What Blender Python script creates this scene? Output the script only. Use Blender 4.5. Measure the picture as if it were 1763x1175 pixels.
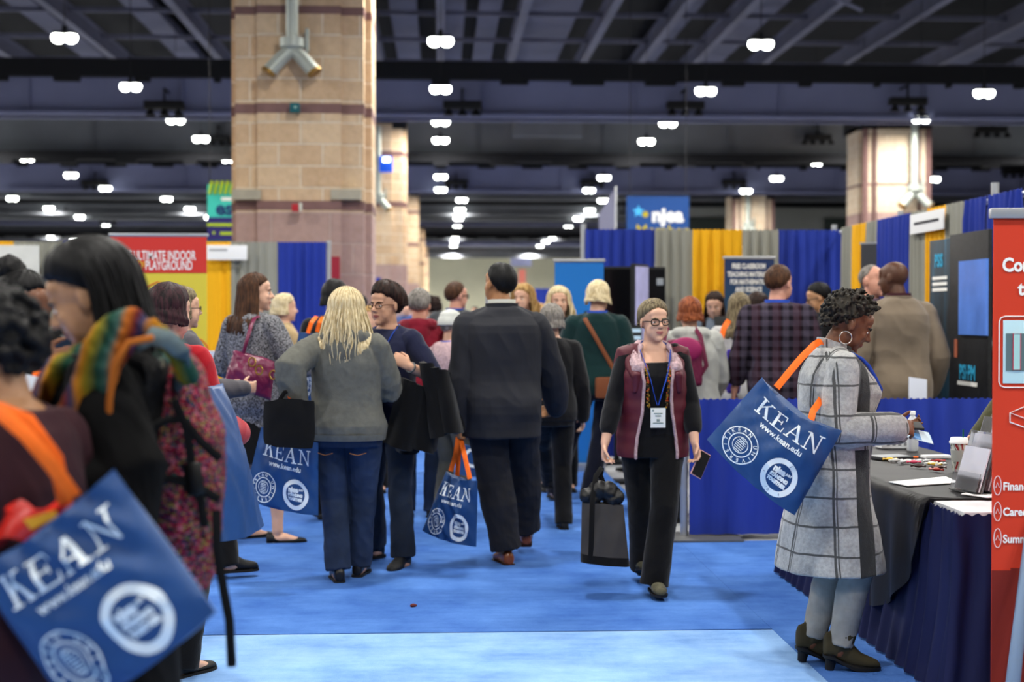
import bpy, bmesh, math, random
import numpy as np
from mathutils import Vector as V, Matrix, Euler, noise
random.seed(7); RNG = np.random.default_rng(7)
PI = math.pi
SC = bpy.context.scene
COL = SC.collection
for o in list(bpy.data.objects): bpy.data.objects.remove(o)

# ------------------------------------------------------------------ camera, world, exposure
F = 2500.0; CX, CY = 881.5, 587.5; HZ = 1.52
cam = bpy.data.cameras.new('camera'); CAM = bpy.data.objects.new('camera', cam); COL.objects.link(CAM)
cam.sensor_width = 36.0; cam.lens = F / 1763 * 36; cam.clip_end = 400; cam.clip_start = .1
YAW = math.atan((CX - 759) / F); PITCH = math.atan((CY - 545) / F)
CAM.location = (0, 0, HZ); CAM.rotation_euler = (PI/2 - PITCH, 0, -YAW)
cam.dof.use_dof = True; cam.dof.focus_distance = 6.6; cam.dof.aperture_fstop = 2.0
SC.camera = CAM
CM = Euler((PI/2 - PITCH, 0, -YAW)).to_matrix()
def at(px, py, D):
    "the point on the plane y = D seen at a pixel of the 1763x1175 frame"
    d = CM @ V(((px - CX) / F, -(py - CY) / F, -1)); t = D / d.y
    return V((0, 0, HZ)) + d * t
def flo(px, py, z=0):
    d = CM @ V(((px - CX) / F, -(py - CY) / F, -1)); t = (z - HZ) / d.z
    return V((0, 0, HZ)) + d * t
w = bpy.data.worlds.new('world'); SC.world = w; w.use_nodes = True
w.node_tree.nodes['Background'].inputs[0].default_value = (.5, .6, .9, 1); w.node_tree.nodes['Background'].inputs[1].default_value = .03
SC.view_settings.view_transform = 'Standard'; SC.view_settings.look = 'None'
SC.view_settings.gamma = 1; SC.view_settings.use_curve_mapping = False
SC.view_settings.exposure = 0.38
SC.cycles.use_denoising = True; SC.cycles.max_bounces = 6; SC.cycles.diffuse_bounces = 3
SC.cycles.glossy_bounces = 2; SC.cycles.transmission_bounces = 5; SC.cycles.caustics_reflective = False; SC.cycles.caustics_refractive = False
SC.cycles.sample_clamp_indirect = 6
LAMP_W = 130.0

# ------------------------------------------------------------------ materials
def lin(c):
    if isinstance(c, str):
        c = c.lstrip('#'); c = [int(c[i:i+2], 16) / 255 for i in (0, 2, 4)]
        c = [x / 12.92 if x <= .04045 else ((x + .055) / 1.055) ** 2.4 for x in c]
    return (c[0], c[1], c[2], 1)
class NT:
    def __init__(s, name):
        s.m = bpy.data.materials.new(name); s.m.use_nodes = True; s.t = s.m.node_tree; s.b = s.t.nodes['Principled BSDF']
    def n(s, typ, inputs=None, **kw):
        x = s.t.nodes.new('ShaderNode' + typ)
        for k, v in kw.items(): setattr(x, k, v)
        for k, v in (inputs or {}).items(): s.put(x.inputs[k], v)
        return x
    def put(s, sock, v):
        if isinstance(v, bpy.types.NodeSocket): s.t.links.new(v, sock)
        elif isinstance(v, bpy.types.Node): s.t.links.new(v.outputs[0], sock)
        else: sock.default_value = v
    def set(s, **kw):
        nm = dict(col='Base Color', rough='Roughness', metal='Metallic', spec='Specular IOR Level', ec='Emission Color', es='Emission Strength', normal='Normal', alpha='Alpha', trans='Transmission Weight', ior='IOR', sheen='Sheen Weight', coat='Coat Weight')
        for k, v in kw.items(): s.put(s.b.inputs[nm[k]], v)
    def coord(s, kind='Object', scale=None):
        c = s.n('TexCoord').outputs[kind]
        if scale is not None:
            mp = s.n('Mapping', {'Vector': c, 'Scale': scale}); return mp.outputs[0]
        return c
    def mix(s, f, a, b, mode='MIX'):
        x = s.n('Mix', data_type='RGBA', blend_type=mode); s.put(x.inputs[0], f); s.put(x.inputs[6], a); s.put(x.inputs[7], b); return x.outputs[2]
    def math(s, op, a, b=0.0, c=0.0):
        x = s.n('Math', operation=op); s.put(x.inputs[0], a); s.put(x.inputs[1], b); s.put(x.inputs[2], c); return x.outputs[0]
    def ramp(s, f, stops):
        x = s.n('ValToRGB'); s.put(x.inputs[0], f); e = x.color_ramp.elements
        while len(e) < len(stops): e.new(.5)
        for i, (p, c) in enumerate(stops): e[i].position = p; e[i].color = c
        return x.outputs[0]
    def bump(s, h, strength=.3, dist=.01):
        return s.n('Bump', {'Height': h, 'Strength': strength, 'Distance': dist}).outputs[0]
_mc = {}
def M(name, col, rough=.75, metal=0, spec=.3, var=.0, vs=6, bump=0, bs=60, emit=0, stretch=(1, 1, 1), sheen=0):
    if name in _mc: return _mc[name]
    t = NT(name); c = lin(col)
    t.set(rough=rough, metal=metal, spec=spec, col=c)
    if sheen: t.set(sheen=sheen)
    if var:
        nz = t.n('TexNoise', {'Vector': t.coord(scale=stretch), 'Scale': vs, 'Detail': 4})
        lo = tuple(x * (1 - var) for x in c[:3]) + (1,); hi = tuple(min(1, x * (1 + var)) for x in c[:3]) + (1,)
        t.set(col=t.ramp(nz.outputs[0], [(.3, lo), (.7, hi)]))
    if bump:
        nb = t.n('TexNoise', {'Vector': t.coord(), 'Scale': bs, 'Detail': 3}); t.set(normal=t.bump(nb.outputs[0], bump, .004))
    if emit: t.set(ec=c, es=emit)
    _mc[name] = t.m; return t.m
def cloth(name, col, rough=.9, var=.12, vs=9, bump=.25, bs=180, sheen=.15): return M(name, col, rough, 0, .12, var, vs, bump, bs, sheen=sheen)
def hairmat(name, c0, c1, rough=.58):
    if name in _mc: return _mc[name]
    t = NT(name); nz = t.n('TexNoise', {'Vector': t.coord(scale=(1, 1, .12)), 'Scale': 90, 'Detail': 3})
    t.set(col=t.ramp(nz.outputs[0], [(.35, lin(c0)), (.65, lin(c1))]), rough=rough, spec=.18, normal=t.bump(nz.outputs[0], .4, .004))
    _mc[name] = t.m; return t.m
def skin(name, c):
    if name in _mc: return _mc[name]
    t = NT(name); nz = t.n('TexNoise', {'Vector': t.coord(), 'Scale': 14, 'Detail': 4}); a = lin(c)
    t.set(col=t.mix(nz.outputs[0], tuple(x * .88 for x in a[:3]) + (1,), tuple(min(1, x * 1.1) for x in a[:3]) + (1,)), rough=.5, spec=.35)
    _mc[name] = t.m; return t.m

# ------------------------------------------------------------------ mesh builder
class MB:
    def __init__(s): s.v = []; s.f = []; s.mi = []; s.cur = 0
    def add(s, vs, fs):
        b = len(s.v); s.v.extend(tuple(x) for x in vs); s.f.extend(tuple(i + b for i in f) for f in fs); s.mi.extend([s.cur] * len(fs)); return s
    def loft(s, rings, cap=True, closed=True):
        n = len(rings[0]); vs = [p for r in rings for p in r]; fs = []
        for i in range(len(rings) - 1):
            for j in range(n if closed else n - 1):
                k = (j + 1) % n; fs.append((i*n+j, i*n+k, (i+1)*n+k, (i+1)*n+j))
        if cap:
            fs.append(tuple(range(n - 1, -1, -1))); fs.append(tuple((len(rings)-1)*n + j for j in range(n)))
        return s.add(vs, fs)
    def tube(s, pts, rad, n=12, rnd=True, up=None, closed=False):
        pts = [V(p) for p in pts]; m = len(pts)
        if not isinstance(rad, (list, tuple)): rad = [rad] * m
        rad = [(r, r) if not isinstance(r, (list, tuple)) else r for r in rad]
        tg = []
        for i in range(m):
            if closed: d = pts[(i+1) % m] - pts[i-1]
            else: d = (pts[min(i+1, m-1)] - pts[max(i-1, 0)])
            tg.append(d.normalized() if d.length > 1e-9 else V((0, 0, 1)))
        u = V(up) if up is not None else (V((0, 1, 0)) if abs(tg[0].y) < .9 else V((1, 0, 0)))
        rings = []
        def ring(c, t, u, a, b):
            x = u.cross(t).normalized(); y = t.cross(x).normalized()
            return [c + x * (a * math.cos(2*PI*k/n)) + y * (b * math.sin(2*PI*k/n)) for k in range(n)]
        for i in range(m):
            t = tg[i]
            if up is None: u = (u - t * u.dot(t)); u = u.normalized() if u.length > 1e-6 else t.orthogonal()
            a, b = rad[i]
            if rnd and i == 0 and not closed:
                for q in (.0, .5, .85): rings.append(ring(pts[i] - t * (b * math.sqrt(max(0, 1 - q*q)) ), t, u, max(a * q, 1e-4), max(b * q, 1e-4)))
            rings.append(ring(pts[i], t, u, a, b))
            if rnd and i == m-1 and not closed:
                for q in (.85, .5, .0): rings.append(ring(pts[i] + t * (b * math.sqrt(max(0, 1 - q*q))), t, u, max(a * q, 1e-4), max(b * q, 1e-4)))
        if closed: rings.append(rings[0]); return s.loft(rings, cap=False)
        return s.loft(rings)
    def ell(s, c, r, R=None, n=(18, 12)):
        c = V(c); R = R or Matrix.Identity(3); nu, nv = n; vs = []; fs = []
        r = (r, r, r) if not isinstance(r, (list, tuple)) else r
        vs.append(c + R @ V((0, 0, -r[2])))
        for i in range(1, nv):
            t = -PI/2 + PI*i/nv
            for j in range(nu):
                p = 2*PI*j/nu; vs.append(c + R @ V((r[0]*math.cos(t)*math.cos(p), r[1]*math.cos(t)*math.sin(p), r[2]*math.sin(t))))
        vs.append(c + R @ V((0, 0, r[2]))); last = len(vs) - 1
        for j in range(nu):
            k = (j+1) % nu; fs.append((0, 1+k, 1+j)); b = 1 + (nv-2)*nu; fs.append((b+j, b+k, last))
        for i in range(nv-2):
            for j in range(nu):
                k = (j+1) % nu; fs.append((1+i*nu+j, 1+i*nu+k, 1+(i+1)*nu+k, 1+(i+1)*nu+j))
        return s.add(vs, fs)
    def box(s, c, d, R=None, bev=0):
        c = V(c); R = R or Matrix.Identity(3); x, y, z = d[0]/2, d[1]/2, d[2]/2
        if bev > 0:
            b = min(bev, x*.9, y*.9, z*.9); bm = bmesh.new(); bmesh.ops.create_cube(bm, size=1)
            for q in bm.verts: q.co = V((q.co.x*d[0], q.co.y*d[1], q.co.z*d[2]))
            bmesh.ops.bevel(bm, geom=bm.edges[:], offset=b, segments=2, affect='EDGES', profile=.7)
            bm.verts.index_update(); s.add([c + R @ q.co for q in bm.verts], [[q.index for q in f.verts] for f in bm.faces]); bm.free(); return s
        vs = [c + R @ V((a*x, b*y, g*z)) for g in (-1, 1) for b in (-1, 1) for a in (-1, 1)]
        return s.add(vs, [(0,2,3,1),(4,5,7,6),(0,1,5,4),(2,6,7,3),(0,4,6,2),(1,3,7,5)])
    def cyl(s, p0, p1, r0, r1=None, n=20): return s.tube([p0, p1], [r0, r0 if r1 is None else r1], n, rnd=False)
    def lathe(s, c, prof, n=24):
        c = V(c); return s.loft([[c + V((max(r, 1e-4)*math.cos(2*PI*k/n), max(r, 1e-4)*math.sin(2*PI*k/n), z)) for k in range(n)] for r, z in prof])
    def grid(s, fn, nu, nv, thick=0):
        P = [[V(fn(i/nu, j/nv)) for i in range(nu+1)] for j in range(nv+1)]
        def quad(P, flip):
            vs = [p for r in P for p in r]; n = nu + 1
            fs = [(j*n+i, j*n+i+1, (j+1)*n+i+1, (j+1)*n+i) for j in range(nv) for i in range(nu)]
            return vs, ([f[::-1] for f in fs] if flip else fs)
        if not thick: v, f = quad(P, False); return s.add(v, f)
        N = []
        for j in range(nv+1):
            r = []
            for i in range(nu+1):
                du = P[j][min(i+1, nu)] - P[j][max(i-1, 0)]; dv = P[min(j+1, nv)][i] - P[max(j-1, 0)][i]
                q = du.cross(dv); r.append(q.normalized() if q.length > 1e-12 else V((0, 0, 1)))
            N.append(r)
        Q = [[P[j][i] - N[j][i]*thick for i in range(nu+1)] for j in range(nv+1)]
        v1, f1 = quad(P, False); v2, f2 = quad(Q, True); b = len(v1); n = nu+1; fs = f1 + [tuple(i+b for i in f) for f in f2]
        rim = [(0, i) for i in range(nu)] + [(j, nu) for j in range(nv)] + [(nv, i) for i in range(nu, 0, -1)] + [(j, 0) for j in range(nv, 0, -1)]
        for k in range(len(rim)):
            a = rim[k][0]*n + rim[k][1]; c = rim[(k+1) % len(rim)]; c = c[0]*n + c[1]; fs.append((c, a, a+b, c+b))
        return s.add(v1 + v2, fs)
    def mesh(s, name):
        m = bpy.data.meshes.new(name); m.from_pydata([tuple(p) for p in s.v], [], s.f); m.polygons.foreach_set('material_index', s.mi); m.update(); return m
    def obj(s, name, mats, parent=None, smooth=True, mod=None):
        me = s.mesh(name)
        bm = bmesh.new(); bm.from_mesh(me); bmesh.ops.recalc_face_normals(bm, faces=bm.faces); bm.to_mesh(me); bm.free()
        return link(name, me, mats, parent, smooth)
def link(name, me, mats, parent=None, smooth=True):
    for m in (mats if isinstance(mats, (list, tuple)) else [mats]): me.materials.append(m)
    if smooth: me.polygons.foreach_set('use_smooth', [True] * len(me.polygons))
    me.name = name
    o = bpy.data.objects.new(name, me); COL.objects.link(o); o.parent = parent
    if smooth and hasattr(me, 'set_sharp_from_angle'): me.set_sharp_from_angle(angle=math.radians(48 if smooth is True else smooth))
    return o
def remesh(mb, voxel, it=3, fold=None, seed=0):
    me = mb.mesh('tmp'); o = bpy.data.objects.new('tmp', me); COL.objects.link(o)
    r = o.modifiers.new('r', 'REMESH'); r.mode = 'VOXEL'; r.voxel_size = voxel; r.use_smooth_shade = True
    if it: sm = o.modifiers.new('s', 'SMOOTH'); sm.iterations = it; sm.factor = .5
    dg = bpy.context.evaluated_depsgraph_get(); res = bpy.data.meshes.new_from_object(o.evaluated_get(dg))
    bpy.data.objects.remove(o); bpy.data.meshes.remove(me)
    if fold:
        n = len(res.vertices); co = np.empty(n*3); no = np.empty(n*3)
        res.vertices.foreach_get('co', co); res.vertex_normals.foreach_get('vector', no) if hasattr(res, 'vertex_normals') else res.vertices.foreach_get('normal', no)
        co = co.reshape(-1, 3); no = no.reshape(-1, 3); amp, sc, st = fold; off = V((seed*3.7, seed*1.3, seed*2.1))
        d = np.array([noise.noise(V((p[0]*sc, p[1]*sc, p[2]*sc*st)) + off) + .55*(1 - 2*abs(noise.noise(V((p[0]*sc*1.9+p[2]*sc*.8, p[1]*sc*1.9, p[2]*sc*st*1.7)) + off))) for p in co])
        co += no * (d * amp)[:, None]; res.vertices.foreach_set('co', co.ravel()); res.update()
    return res
def solid(mb, name, mats, parent, voxel=.01, it=3, fold=None, seed=0, post=None):
    me = remesh(mb, voxel, it, fold, seed)
    if post: post(me)
    return link(name, me, mats, parent, smooth=180)
def tag(o, label, cat, group=None, kind=None):
    if kind: o['kind'] = kind
    if label: o['label'] = label
    if cat: o['category'] = cat
    if group: o['group'] = group
    return o
def empty(name, loc=(0, 0, 0), rz=0, label=None, cat=None, group=None):
    o = bpy.data.objects.new(name, None); COL.objects.link(o); o.location = loc; o.rotation_euler = (0, 0, rz); o.empty_display_size = .1
    return tag(o, label, cat, group)
def struct(o): o['kind'] = 'structure'; return o
def dup(root, loc, rz=0, label=None, group=None):
    r = root.copy(); COL.objects.link(r); r.location = loc; r.rotation_euler = (0, 0, rz)
    if label: r['label'] = label
    if group: r['group'] = group
    for ch in list(root.children):
        c = ch.copy(); COL.objects.link(c); c.parent = r
        for g in list(ch.children): d = g.copy(); COL.objects.link(d); d.parent = c
    return r

# ------------------------------------------------------------------ lettering: 2-D meshes mapped by a function (u, v) -> point
def text2d(txt, size, bold=0, align='CENTER', sx=1.0, fine=0):
    cu = bpy.data.curves.new('t', 'FONT'); cu.body = txt; cu.size = size; cu.align_x = align; cu.align_y = 'CENTER'; cu.offset = bold; cu.resolution_u = 3; cu.space_line = .95
    o = bpy.data.objects.new('t', cu); COL.objects.link(o); dg = bpy.context.evaluated_depsgraph_get()
    me = bpy.data.meshes.new_from_object(o.evaluated_get(dg)); bpy.data.objects.remove(o); bpy.data.curves.remove(cu)
    bm = bmesh.new(); bm.from_mesh(me); bpy.data.meshes.remove(me); bmesh.ops.triangulate(bm, faces=bm.faces[:])
    if fine:
        for _ in range(2):
            es = [e for e in bm.edges if e.calc_length() > fine]
            if es: bmesh.ops.subdivide_edges(bm, edges=es, cuts=1); bmesh.ops.triangulate(bm, faces=bm.faces[:])
    bm.verts.index_update(); vs = [(q.co.x*sx, q.co.y) for q in bm.verts]; fs = [tuple(q.index for q in f.verts) for f in bm.faces]; bm.free()
    return vs, fs
def put2d(mb, vf, fn):
    vs, fs = vf; mb.add([fn(a, b) for a, b in vs], fs); return mb
def poly2d(pts, fine=.01):
    bm = bmesh.new(); bm.faces.new([bm.verts.new((x, y, 0)) for x, y in pts]); bmesh.ops.triangulate(bm, faces=bm.faces[:])
    for _ in range(3):
        es = [e for e in bm.edges if e.calc_length() > fine]
        if es: bmesh.ops.subdivide_edges(bm, edges=es, cuts=1); bmesh.ops.triangulate(bm, faces=bm.faces[:])
    bm.verts.index_update(); r = [(q.co.x, q.co.y) for q in bm.verts], [tuple(q.index for q in f.verts) for f in bm.faces]; bm.free(); return r
def shift(vf, dx, dy, s=1, rot=0):
    c, q = math.cos(rot), math.sin(rot); return [(dx + s*(x*c - y*q), dy + s*(x*q + y*c)) for x, y in vf[0]], vf[1]
def ring2d(cx, cy, r0, r1, n=40, sx=1):
    vs = []; fs = []
    for k in range(n):
        a = 2*PI*k/n; vs += [(cx + sx*r0*math.cos(a), cy + r0*math.sin(a)), (cx + sx*r1*math.cos(a), cy + r1*math.sin(a))]
    for k in range(n): j = (k+1) % n; fs.append((2*k, 2*k+1, 2*j+1, 2*j))
    return vs, fs
def rect2d(cx, cy, w, h): return [(cx-w/2, cy-h/2), (cx+w/2, cy-h/2), (cx+w/2, cy+h/2), (cx-w/2, cy+h/2)], [(0, 1, 2, 3)]
def arctext(txt, r, size, a0, a1, bold=0, inward=False):
    "letters set along a circle from angle a0 to a1"
    out = []; n = len(txt)
    for i, ch in enumerate(txt):
        if ch == ' ': continue
        a = a0 + (a1 - a0) * (i / max(1, n-1)); rot = a - PI/2 if not inward else a + PI/2
        out.append(shift(text2d(ch, size, bold), r*math.cos(a), r*math.sin(a), 1, rot))
    return out
# ------------------------------------------------------------------ the hall
def carpet_mat(name, c0, c1):
    t = NT(name); co = t.coord()
    a = t.n('TexNoise', {'Vector': co, 'Scale': 1.9, 'Detail': 7, 'Roughness': .68}); b = t.n('TexNoise', {'Vector': co, 'Scale': 420, 'Detail': 2})
    s = t.n('TexNoise', {'Vector': t.coord(scale=(1.2, 7, 1)), 'Scale': 2.2, 'Detail': 5})
    f = t.math('ADD', t.math('MULTIPLY', a.outputs[0], .66), t.math('ADD', t.math('MULTIPLY', s.outputs[0], .16), t.math('MULTIPLY', b.outputs[0], .2)))
    t.set(col=t.ramp(f, [(.36, lin(c0)), (.66, lin(c1))]), rough=.95, spec=.1, sheen=.0, normal=t.bump(b.outputs[0], .5, .006)); return t.m
HX = 46; Y0, Y1 = -9, 134; ZC = 11.2
conc = M('grey concrete', '#8d8f93', .8, var=.15, vs=1.2)
struct(MB().box((0, (Y0+Y1)/2, -.06), (2*HX, Y1-Y0, .1)).obj('floor', conc))
far_m = M('cream painted block wall', '#dcdac0', .9, var=.06, vs=.6)
grey_wall = M('grey painted wall', '#8b8d90', .9, var=.08, vs=.5)
struct(MB().box((0, Y1+.15, ZC/2), (2*HX+.6, .3, ZC)).obj('wall_far', far_m))
struct(MB().box((0, Y0-.15, ZC/2), (2*HX+.6, .3, ZC)).obj('wall_near', grey_wall))
struct(MB().box((-HX-.15, (Y0+Y1)/2, ZC/2), (.3, Y1-Y0, ZC)).obj('wall_left', grey_wall))
struct(MB().box((HX+.15, (Y0+Y1)/2, ZC/2), (.3, Y1-Y0, ZC)).obj('wall_right', grey_wall))
deck = M('dark metal deck', '#181a20', .85, var=.2, vs=2)
struct(MB().box((0, (Y0+Y1)/2, ZC+.1), (2*HX+.6, Y1-Y0+.6, .2)).obj('ceiling', deck))
pw = MB(); pw.box((10.6+18, 73, 3.5), (36, .25, 7.0)); struct(pw.obj('wall_partition', M('pale grey partition', '#9a9d9a', .9, var=.08, vs=.4)))
dm = M('dark green panel', '#3b4340', .8)
for i, (xa, xb) in enumerate(((11.0, 14.9), (19.4, 23.2))):
    struct(MB().box(((xa+xb)/2, 72.83, 3.3), (xb-xa, .1, 6.4)).obj('door_%d' % (i+1), dm))
# carpets of the aisle: two strips meeting at a visible seam, and the booth carpets beside
cb = carpet_mat('blue carpet pile', '#3059a4', '#5582cb')
SEAM = flo(700, 1092).y
def slab(name, x0, x1, y0, y1, m, z=.004):
    return MB().box(((x0+x1)/2, (y0+y1)/2, z-.012), (x1-x0, y1-y0, .024)).obj(name, m)
XR = flo(1330, 1086).x
tag(slab('carpet', -.93, XR, 19.006, 62, cb), 'far stretch of the blue aisle carpet, running past the brick columns', 'carpet')
tag(slab('carpet', -2.6, XR, SEAM+.008, 19, cb), 'long blue aisle carpet running down the hall between the booths', 'carpet')
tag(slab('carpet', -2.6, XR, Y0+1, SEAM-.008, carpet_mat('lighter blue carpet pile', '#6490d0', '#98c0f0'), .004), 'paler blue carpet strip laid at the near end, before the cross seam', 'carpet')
tag(slab('carpet', XR+.001, 2.75, Y0+1, 9.7, cb, .004), 'narrow blue carpet strip under the booth table with navy skirt', 'carpet')
tag(slab('carpet', -9, -2.61, Y0+1, 11, cb, .003), 'blue carpet lying left of the aisle under the crowd', 'carpet')

struct(MB().box(((XR-2.6)/2, SEAM, .0015), (XR+2.6, .05, .001)).obj('trim_99', M('dark seam tape', '#0d1f45', .9)))
scr = empty('scrap', flo(711, 1047), .4, 'tiny dark red scrap lying on the open carpet', 'scrap'); sm_ = MB(); sm_.ell((0, 0, .012), (.016, .010, .010)); sm_.ell((.014, .004, .010), (.010, .007, .007)); sm_.obj('wrapper', M('dark red wrapper', '#5a1a16', .5), scr)
# girders, bulkheads, purlins
gird = M('blue grey painted steel', '#767a9c', .75, var=.12, vs=.5)
gird2 = M('grey duct metal', '#6f7279', .75, var=.15, vs=.6)
pur = M('grey steel joist', '#6c6e84', .7, var=.1, vs=2)
panel = M('pale insulated panel', '#63667f', .8, var=.12, vs=.8)
nt = [0]
def trim(mb, m):
    nt[0] += 1; return struct(mb.obj('trim_%d' % nt[0], m, smooth=False))
def girder(y, z0=6.96, z1=8.2, m=gird):
    g = MB(); g.box((0, y, (z0+z1)/2), (2*HX, .5, z1-z0)); g.box((0, y, z0+.05), (2*HX, .95, .1)); g.box((0, y, z1-.05), (2*HX, .95, .1))
    for k in range(-11, 12): g.box((k*4.1 + 1.2, y-.3, (z0+z1)/2), (.05, .12, z1-z0-.2))
    trim(g, m)
girder(40.2); girder(64.2); girder(87.5); girder(110, 6.9, 8.1)
for y, z0, z1 in ((47.5, 6.75, 8.0), (70, 7.1, 7.9), (76, 6.75, 7.3), (82, 6.9, 7.4), (94, 6.9, 7.6), (101, 6.8, 7.4), (118, 6.6, 7.4), (126, 6.6, 7.4)):
    girder(y, z0, z1, gird2)
girder(19.6, 7.15, 8.4); girder(-2, 7.1, 8.4)
# pale runs between the joists, then joists, then cross rods
g = MB()
for x in (-15.6, -12.1, -8.8, -5.4, -2.9, -1.1, .35, 1.45, 3.35, 7.2, 9.6, 18.5):
    wd = {3.35: 1.5, .35: .75, 1.45: .65}.get(x, .8); g.box((x, 42, 10.7), (wd, 46, .25))
trim(g, panel)
g = MB()
for x in (-18, -13.9, -10.6, -7.2, -4.3, -2.0, 0.0, 2.3, 4.7, 6.6, 8.4, 10.7, 13.4, 16.6, 20):
    g.box((x, 42, 9.9), (.24, 46, .06)); g.box((x, 42, 10.15), (.05, 46, .5)); g.box((x, 42, 10.4), (.2, 46, .06))
trim(g, pur)
g = MB()
for y in range(22, 64, 4): g.box((0, y, 10.25), (60, .1, .14))
for y, x, dx in ((31, -3, 3.2), (33, 4, -2.6), (33, 13, 3), (36, 10.5, -3), (34, -10, 3)): g.tube([(x, y, 9.2), (x+dx, y+1, 10.9)], .06, 8)
g.tube([(-24, 25.4, 10.0), (24, 25.4, 10.0)], .1, 10)
trim(g, pur)
shade_bar = M('black girder shade', '#131419', .85)  # added black bars stand for the shade along the girders
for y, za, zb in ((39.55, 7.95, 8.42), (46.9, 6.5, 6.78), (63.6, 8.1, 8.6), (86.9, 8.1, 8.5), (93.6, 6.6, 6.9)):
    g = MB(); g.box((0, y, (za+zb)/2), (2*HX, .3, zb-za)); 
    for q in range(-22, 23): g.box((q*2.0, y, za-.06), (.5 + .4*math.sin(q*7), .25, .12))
    trim(g, shade_bar)
g = MB(); g.box((4.3, 31.5, 10.15), (1.7, 3, .9)); g.box((3.4, 46.3, 7.6), (2.2, .5, .7)); trim(g, gird2)

# high-bay lamps
house = M('dark lamp housing', '#15161a', .6)
lens_m = M('glowing lamp lens', '#f6fbf4', .4, emit=14)
def make_lamp(loc, power):
    r = empty('ceiling_light', loc, 0, 'round twin lens high bay lamp glowing white below the dark ceiling', 'ceiling light', 'high bay ceiling lamps')
    b = MB(); b.box((0, 0, .08), (.42, .24, .06), bev=.02); b.cyl((0, 0, .1), (0, 0, .22), .05); b.obj('housing', house, r)
    MB().cyl((0, 0, .2), (0, 0, 4.18), .008, n=6).obj('rod', house, r)
    for sx in (-.125, .125):
        l = MB(); l.lathe((sx, 0, .05), [(0, -.17), (.06, -.16), (.11, -.12), (.13, -.06), (.115, 0), (0, .0)], 20); l.obj('lens', lens_m, r)
    return r
LZ = 7.02
la = bpy.data.lights.new('lamp_light', 'AREA'); la.shape = 'DISK'; la.size = .55; la.energy = LAMP_W; la.color = (1.0, .97, .90); la.spread = math.radians(174)
la_far = la.copy(); la_far.energy = LAMP_W*2.2; la_end = la.copy(); la_end.energy = LAMP_W*9; la_end.spread = math.radians(170)
lamp0 = None; zone1 = [-19.7+6.6*0, -14.35, -7.4, 0.0, 6.45, 13.35, 19.7]; d1 = [29.1, 35.2, 41.1, 45.4, 51.3, 57.3, 63.1]
spots = [(x, d) for x in zone1 for d in ([-3.0, 2.9, 8.7, 14.6, 20.6, 24.3] + d1) if not (abs(x) > 14.5 and d < 10)]
spots += [(x, 68.7 + 6.3*k) for x in (-26.5, -19.9, -12.8, -5.9, .99, 7.7) for k in range(10) if not (x == -5.9)]
spots += [(x, d) for x in (-26.2,) for d in d1]
spots = [((x, 39.9) if (x, d) == (13.35, 41.1) else (x, d)) for x, d in spots]
for i, (x, d) in enumerate(spots):
    if lamp0 is None: lamp0 = make_lamp((x, d, LZ), LAMP_W); r = lamp0
    else: r = dup(lamp0, (x, d, LZ))
    if True:
        o = bpy.data.objects.new('lamp_light', la if d < 66 else la_far if d < 104 else la_end); COL.objects.link(o); o.parent = r; o.location = (0, 0, -.1)
# loudspeaker clusters hung from the girders
spk = M('black loudspeaker', '#0e0e11', .7)
def cluster(px, py, D, wpx, n=3, label=''):
    p = at(px, py, D); W = wpx / 2500 * D; r = empty('speaker_cluster', p, 0, label, 'speaker cluster', 'loudspeaker clusters on the girders')
    MB().box((0, 0, W*.1), (W, .35, W*.2), bev=.02).obj('bar', spk, r)
    for k in range(n):
        x = (k - (n-1)/2) * W*.36
        c = MB(); c.lathe((x, 0, -W*.16), [(.02, W*.17), (W*.05, W*.14), (W*.13, .02), (W*.14, 0), (W*.12, 0), (W*.03, W*.08)], 18); c.obj('horn', spk, r)
    b = MB(); b.cyl((0, 0, W*.2), (0, 0, W*.2 + .35), .03); b.box((0, .35, W*.2 + .33), (.05, .85, .05)); b.obj('hanger', spk, r)
for a in ((796, 188, 39.3, 66, 3, 'black three-horn loudspeaker cluster beside the brick column, on the first girder'), (283, 188, 39.3, 66, 3, 'black three-horn loudspeaker cluster on the first girder, above the red and yellow banner'),
          (1180, 188, 39.3, 64, 3, 'black three-horn loudspeaker cluster on the first girder, over the hanging navy sign'), (1563, 181, 39.3, 64, 3, 'black three-horn loudspeaker cluster directly above the brick column on the far side of the booths'),
          (374, 243, 46.8, 40, 4, 'small black loudspeaker cluster on the second bulkhead, tucked beside the near column'), (1408, 241, 46.8, 44, 4, 'small black loudspeaker cluster on the second bulkhead near the middle of the right half'), (1708, 228, 46.8, 50, 4, 'small black loudspeaker cluster on the second bulkhead at the extreme right'),
          (163, 320, 63.6, 44, 3, 'black loudspeaker cluster on the second girder over the left booths'), (785, 319, 63.6, 42, 3, 'black loudspeaker cluster on the second girder beside the row of lamps over the aisle'), (1020, 318, 63.6, 42, 3, 'black loudspeaker cluster on the second girder left of the hanging navy sign'), (1264, 318, 63.6, 42, 3, 'black loudspeaker cluster on the second girder above the farther striped column'), (1745, 300, 63.6, 40, 3, 'black loudspeaker cluster on the second girder at the far right'),
          (185, 383, 86.8, 30, 3, 'small black loudspeaker cluster far off on the third girder at left'), (905, 375, 86.8, 30, 3, 'small black loudspeaker cluster far off on the third girder above the aisle')): cluster(*a)

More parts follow.
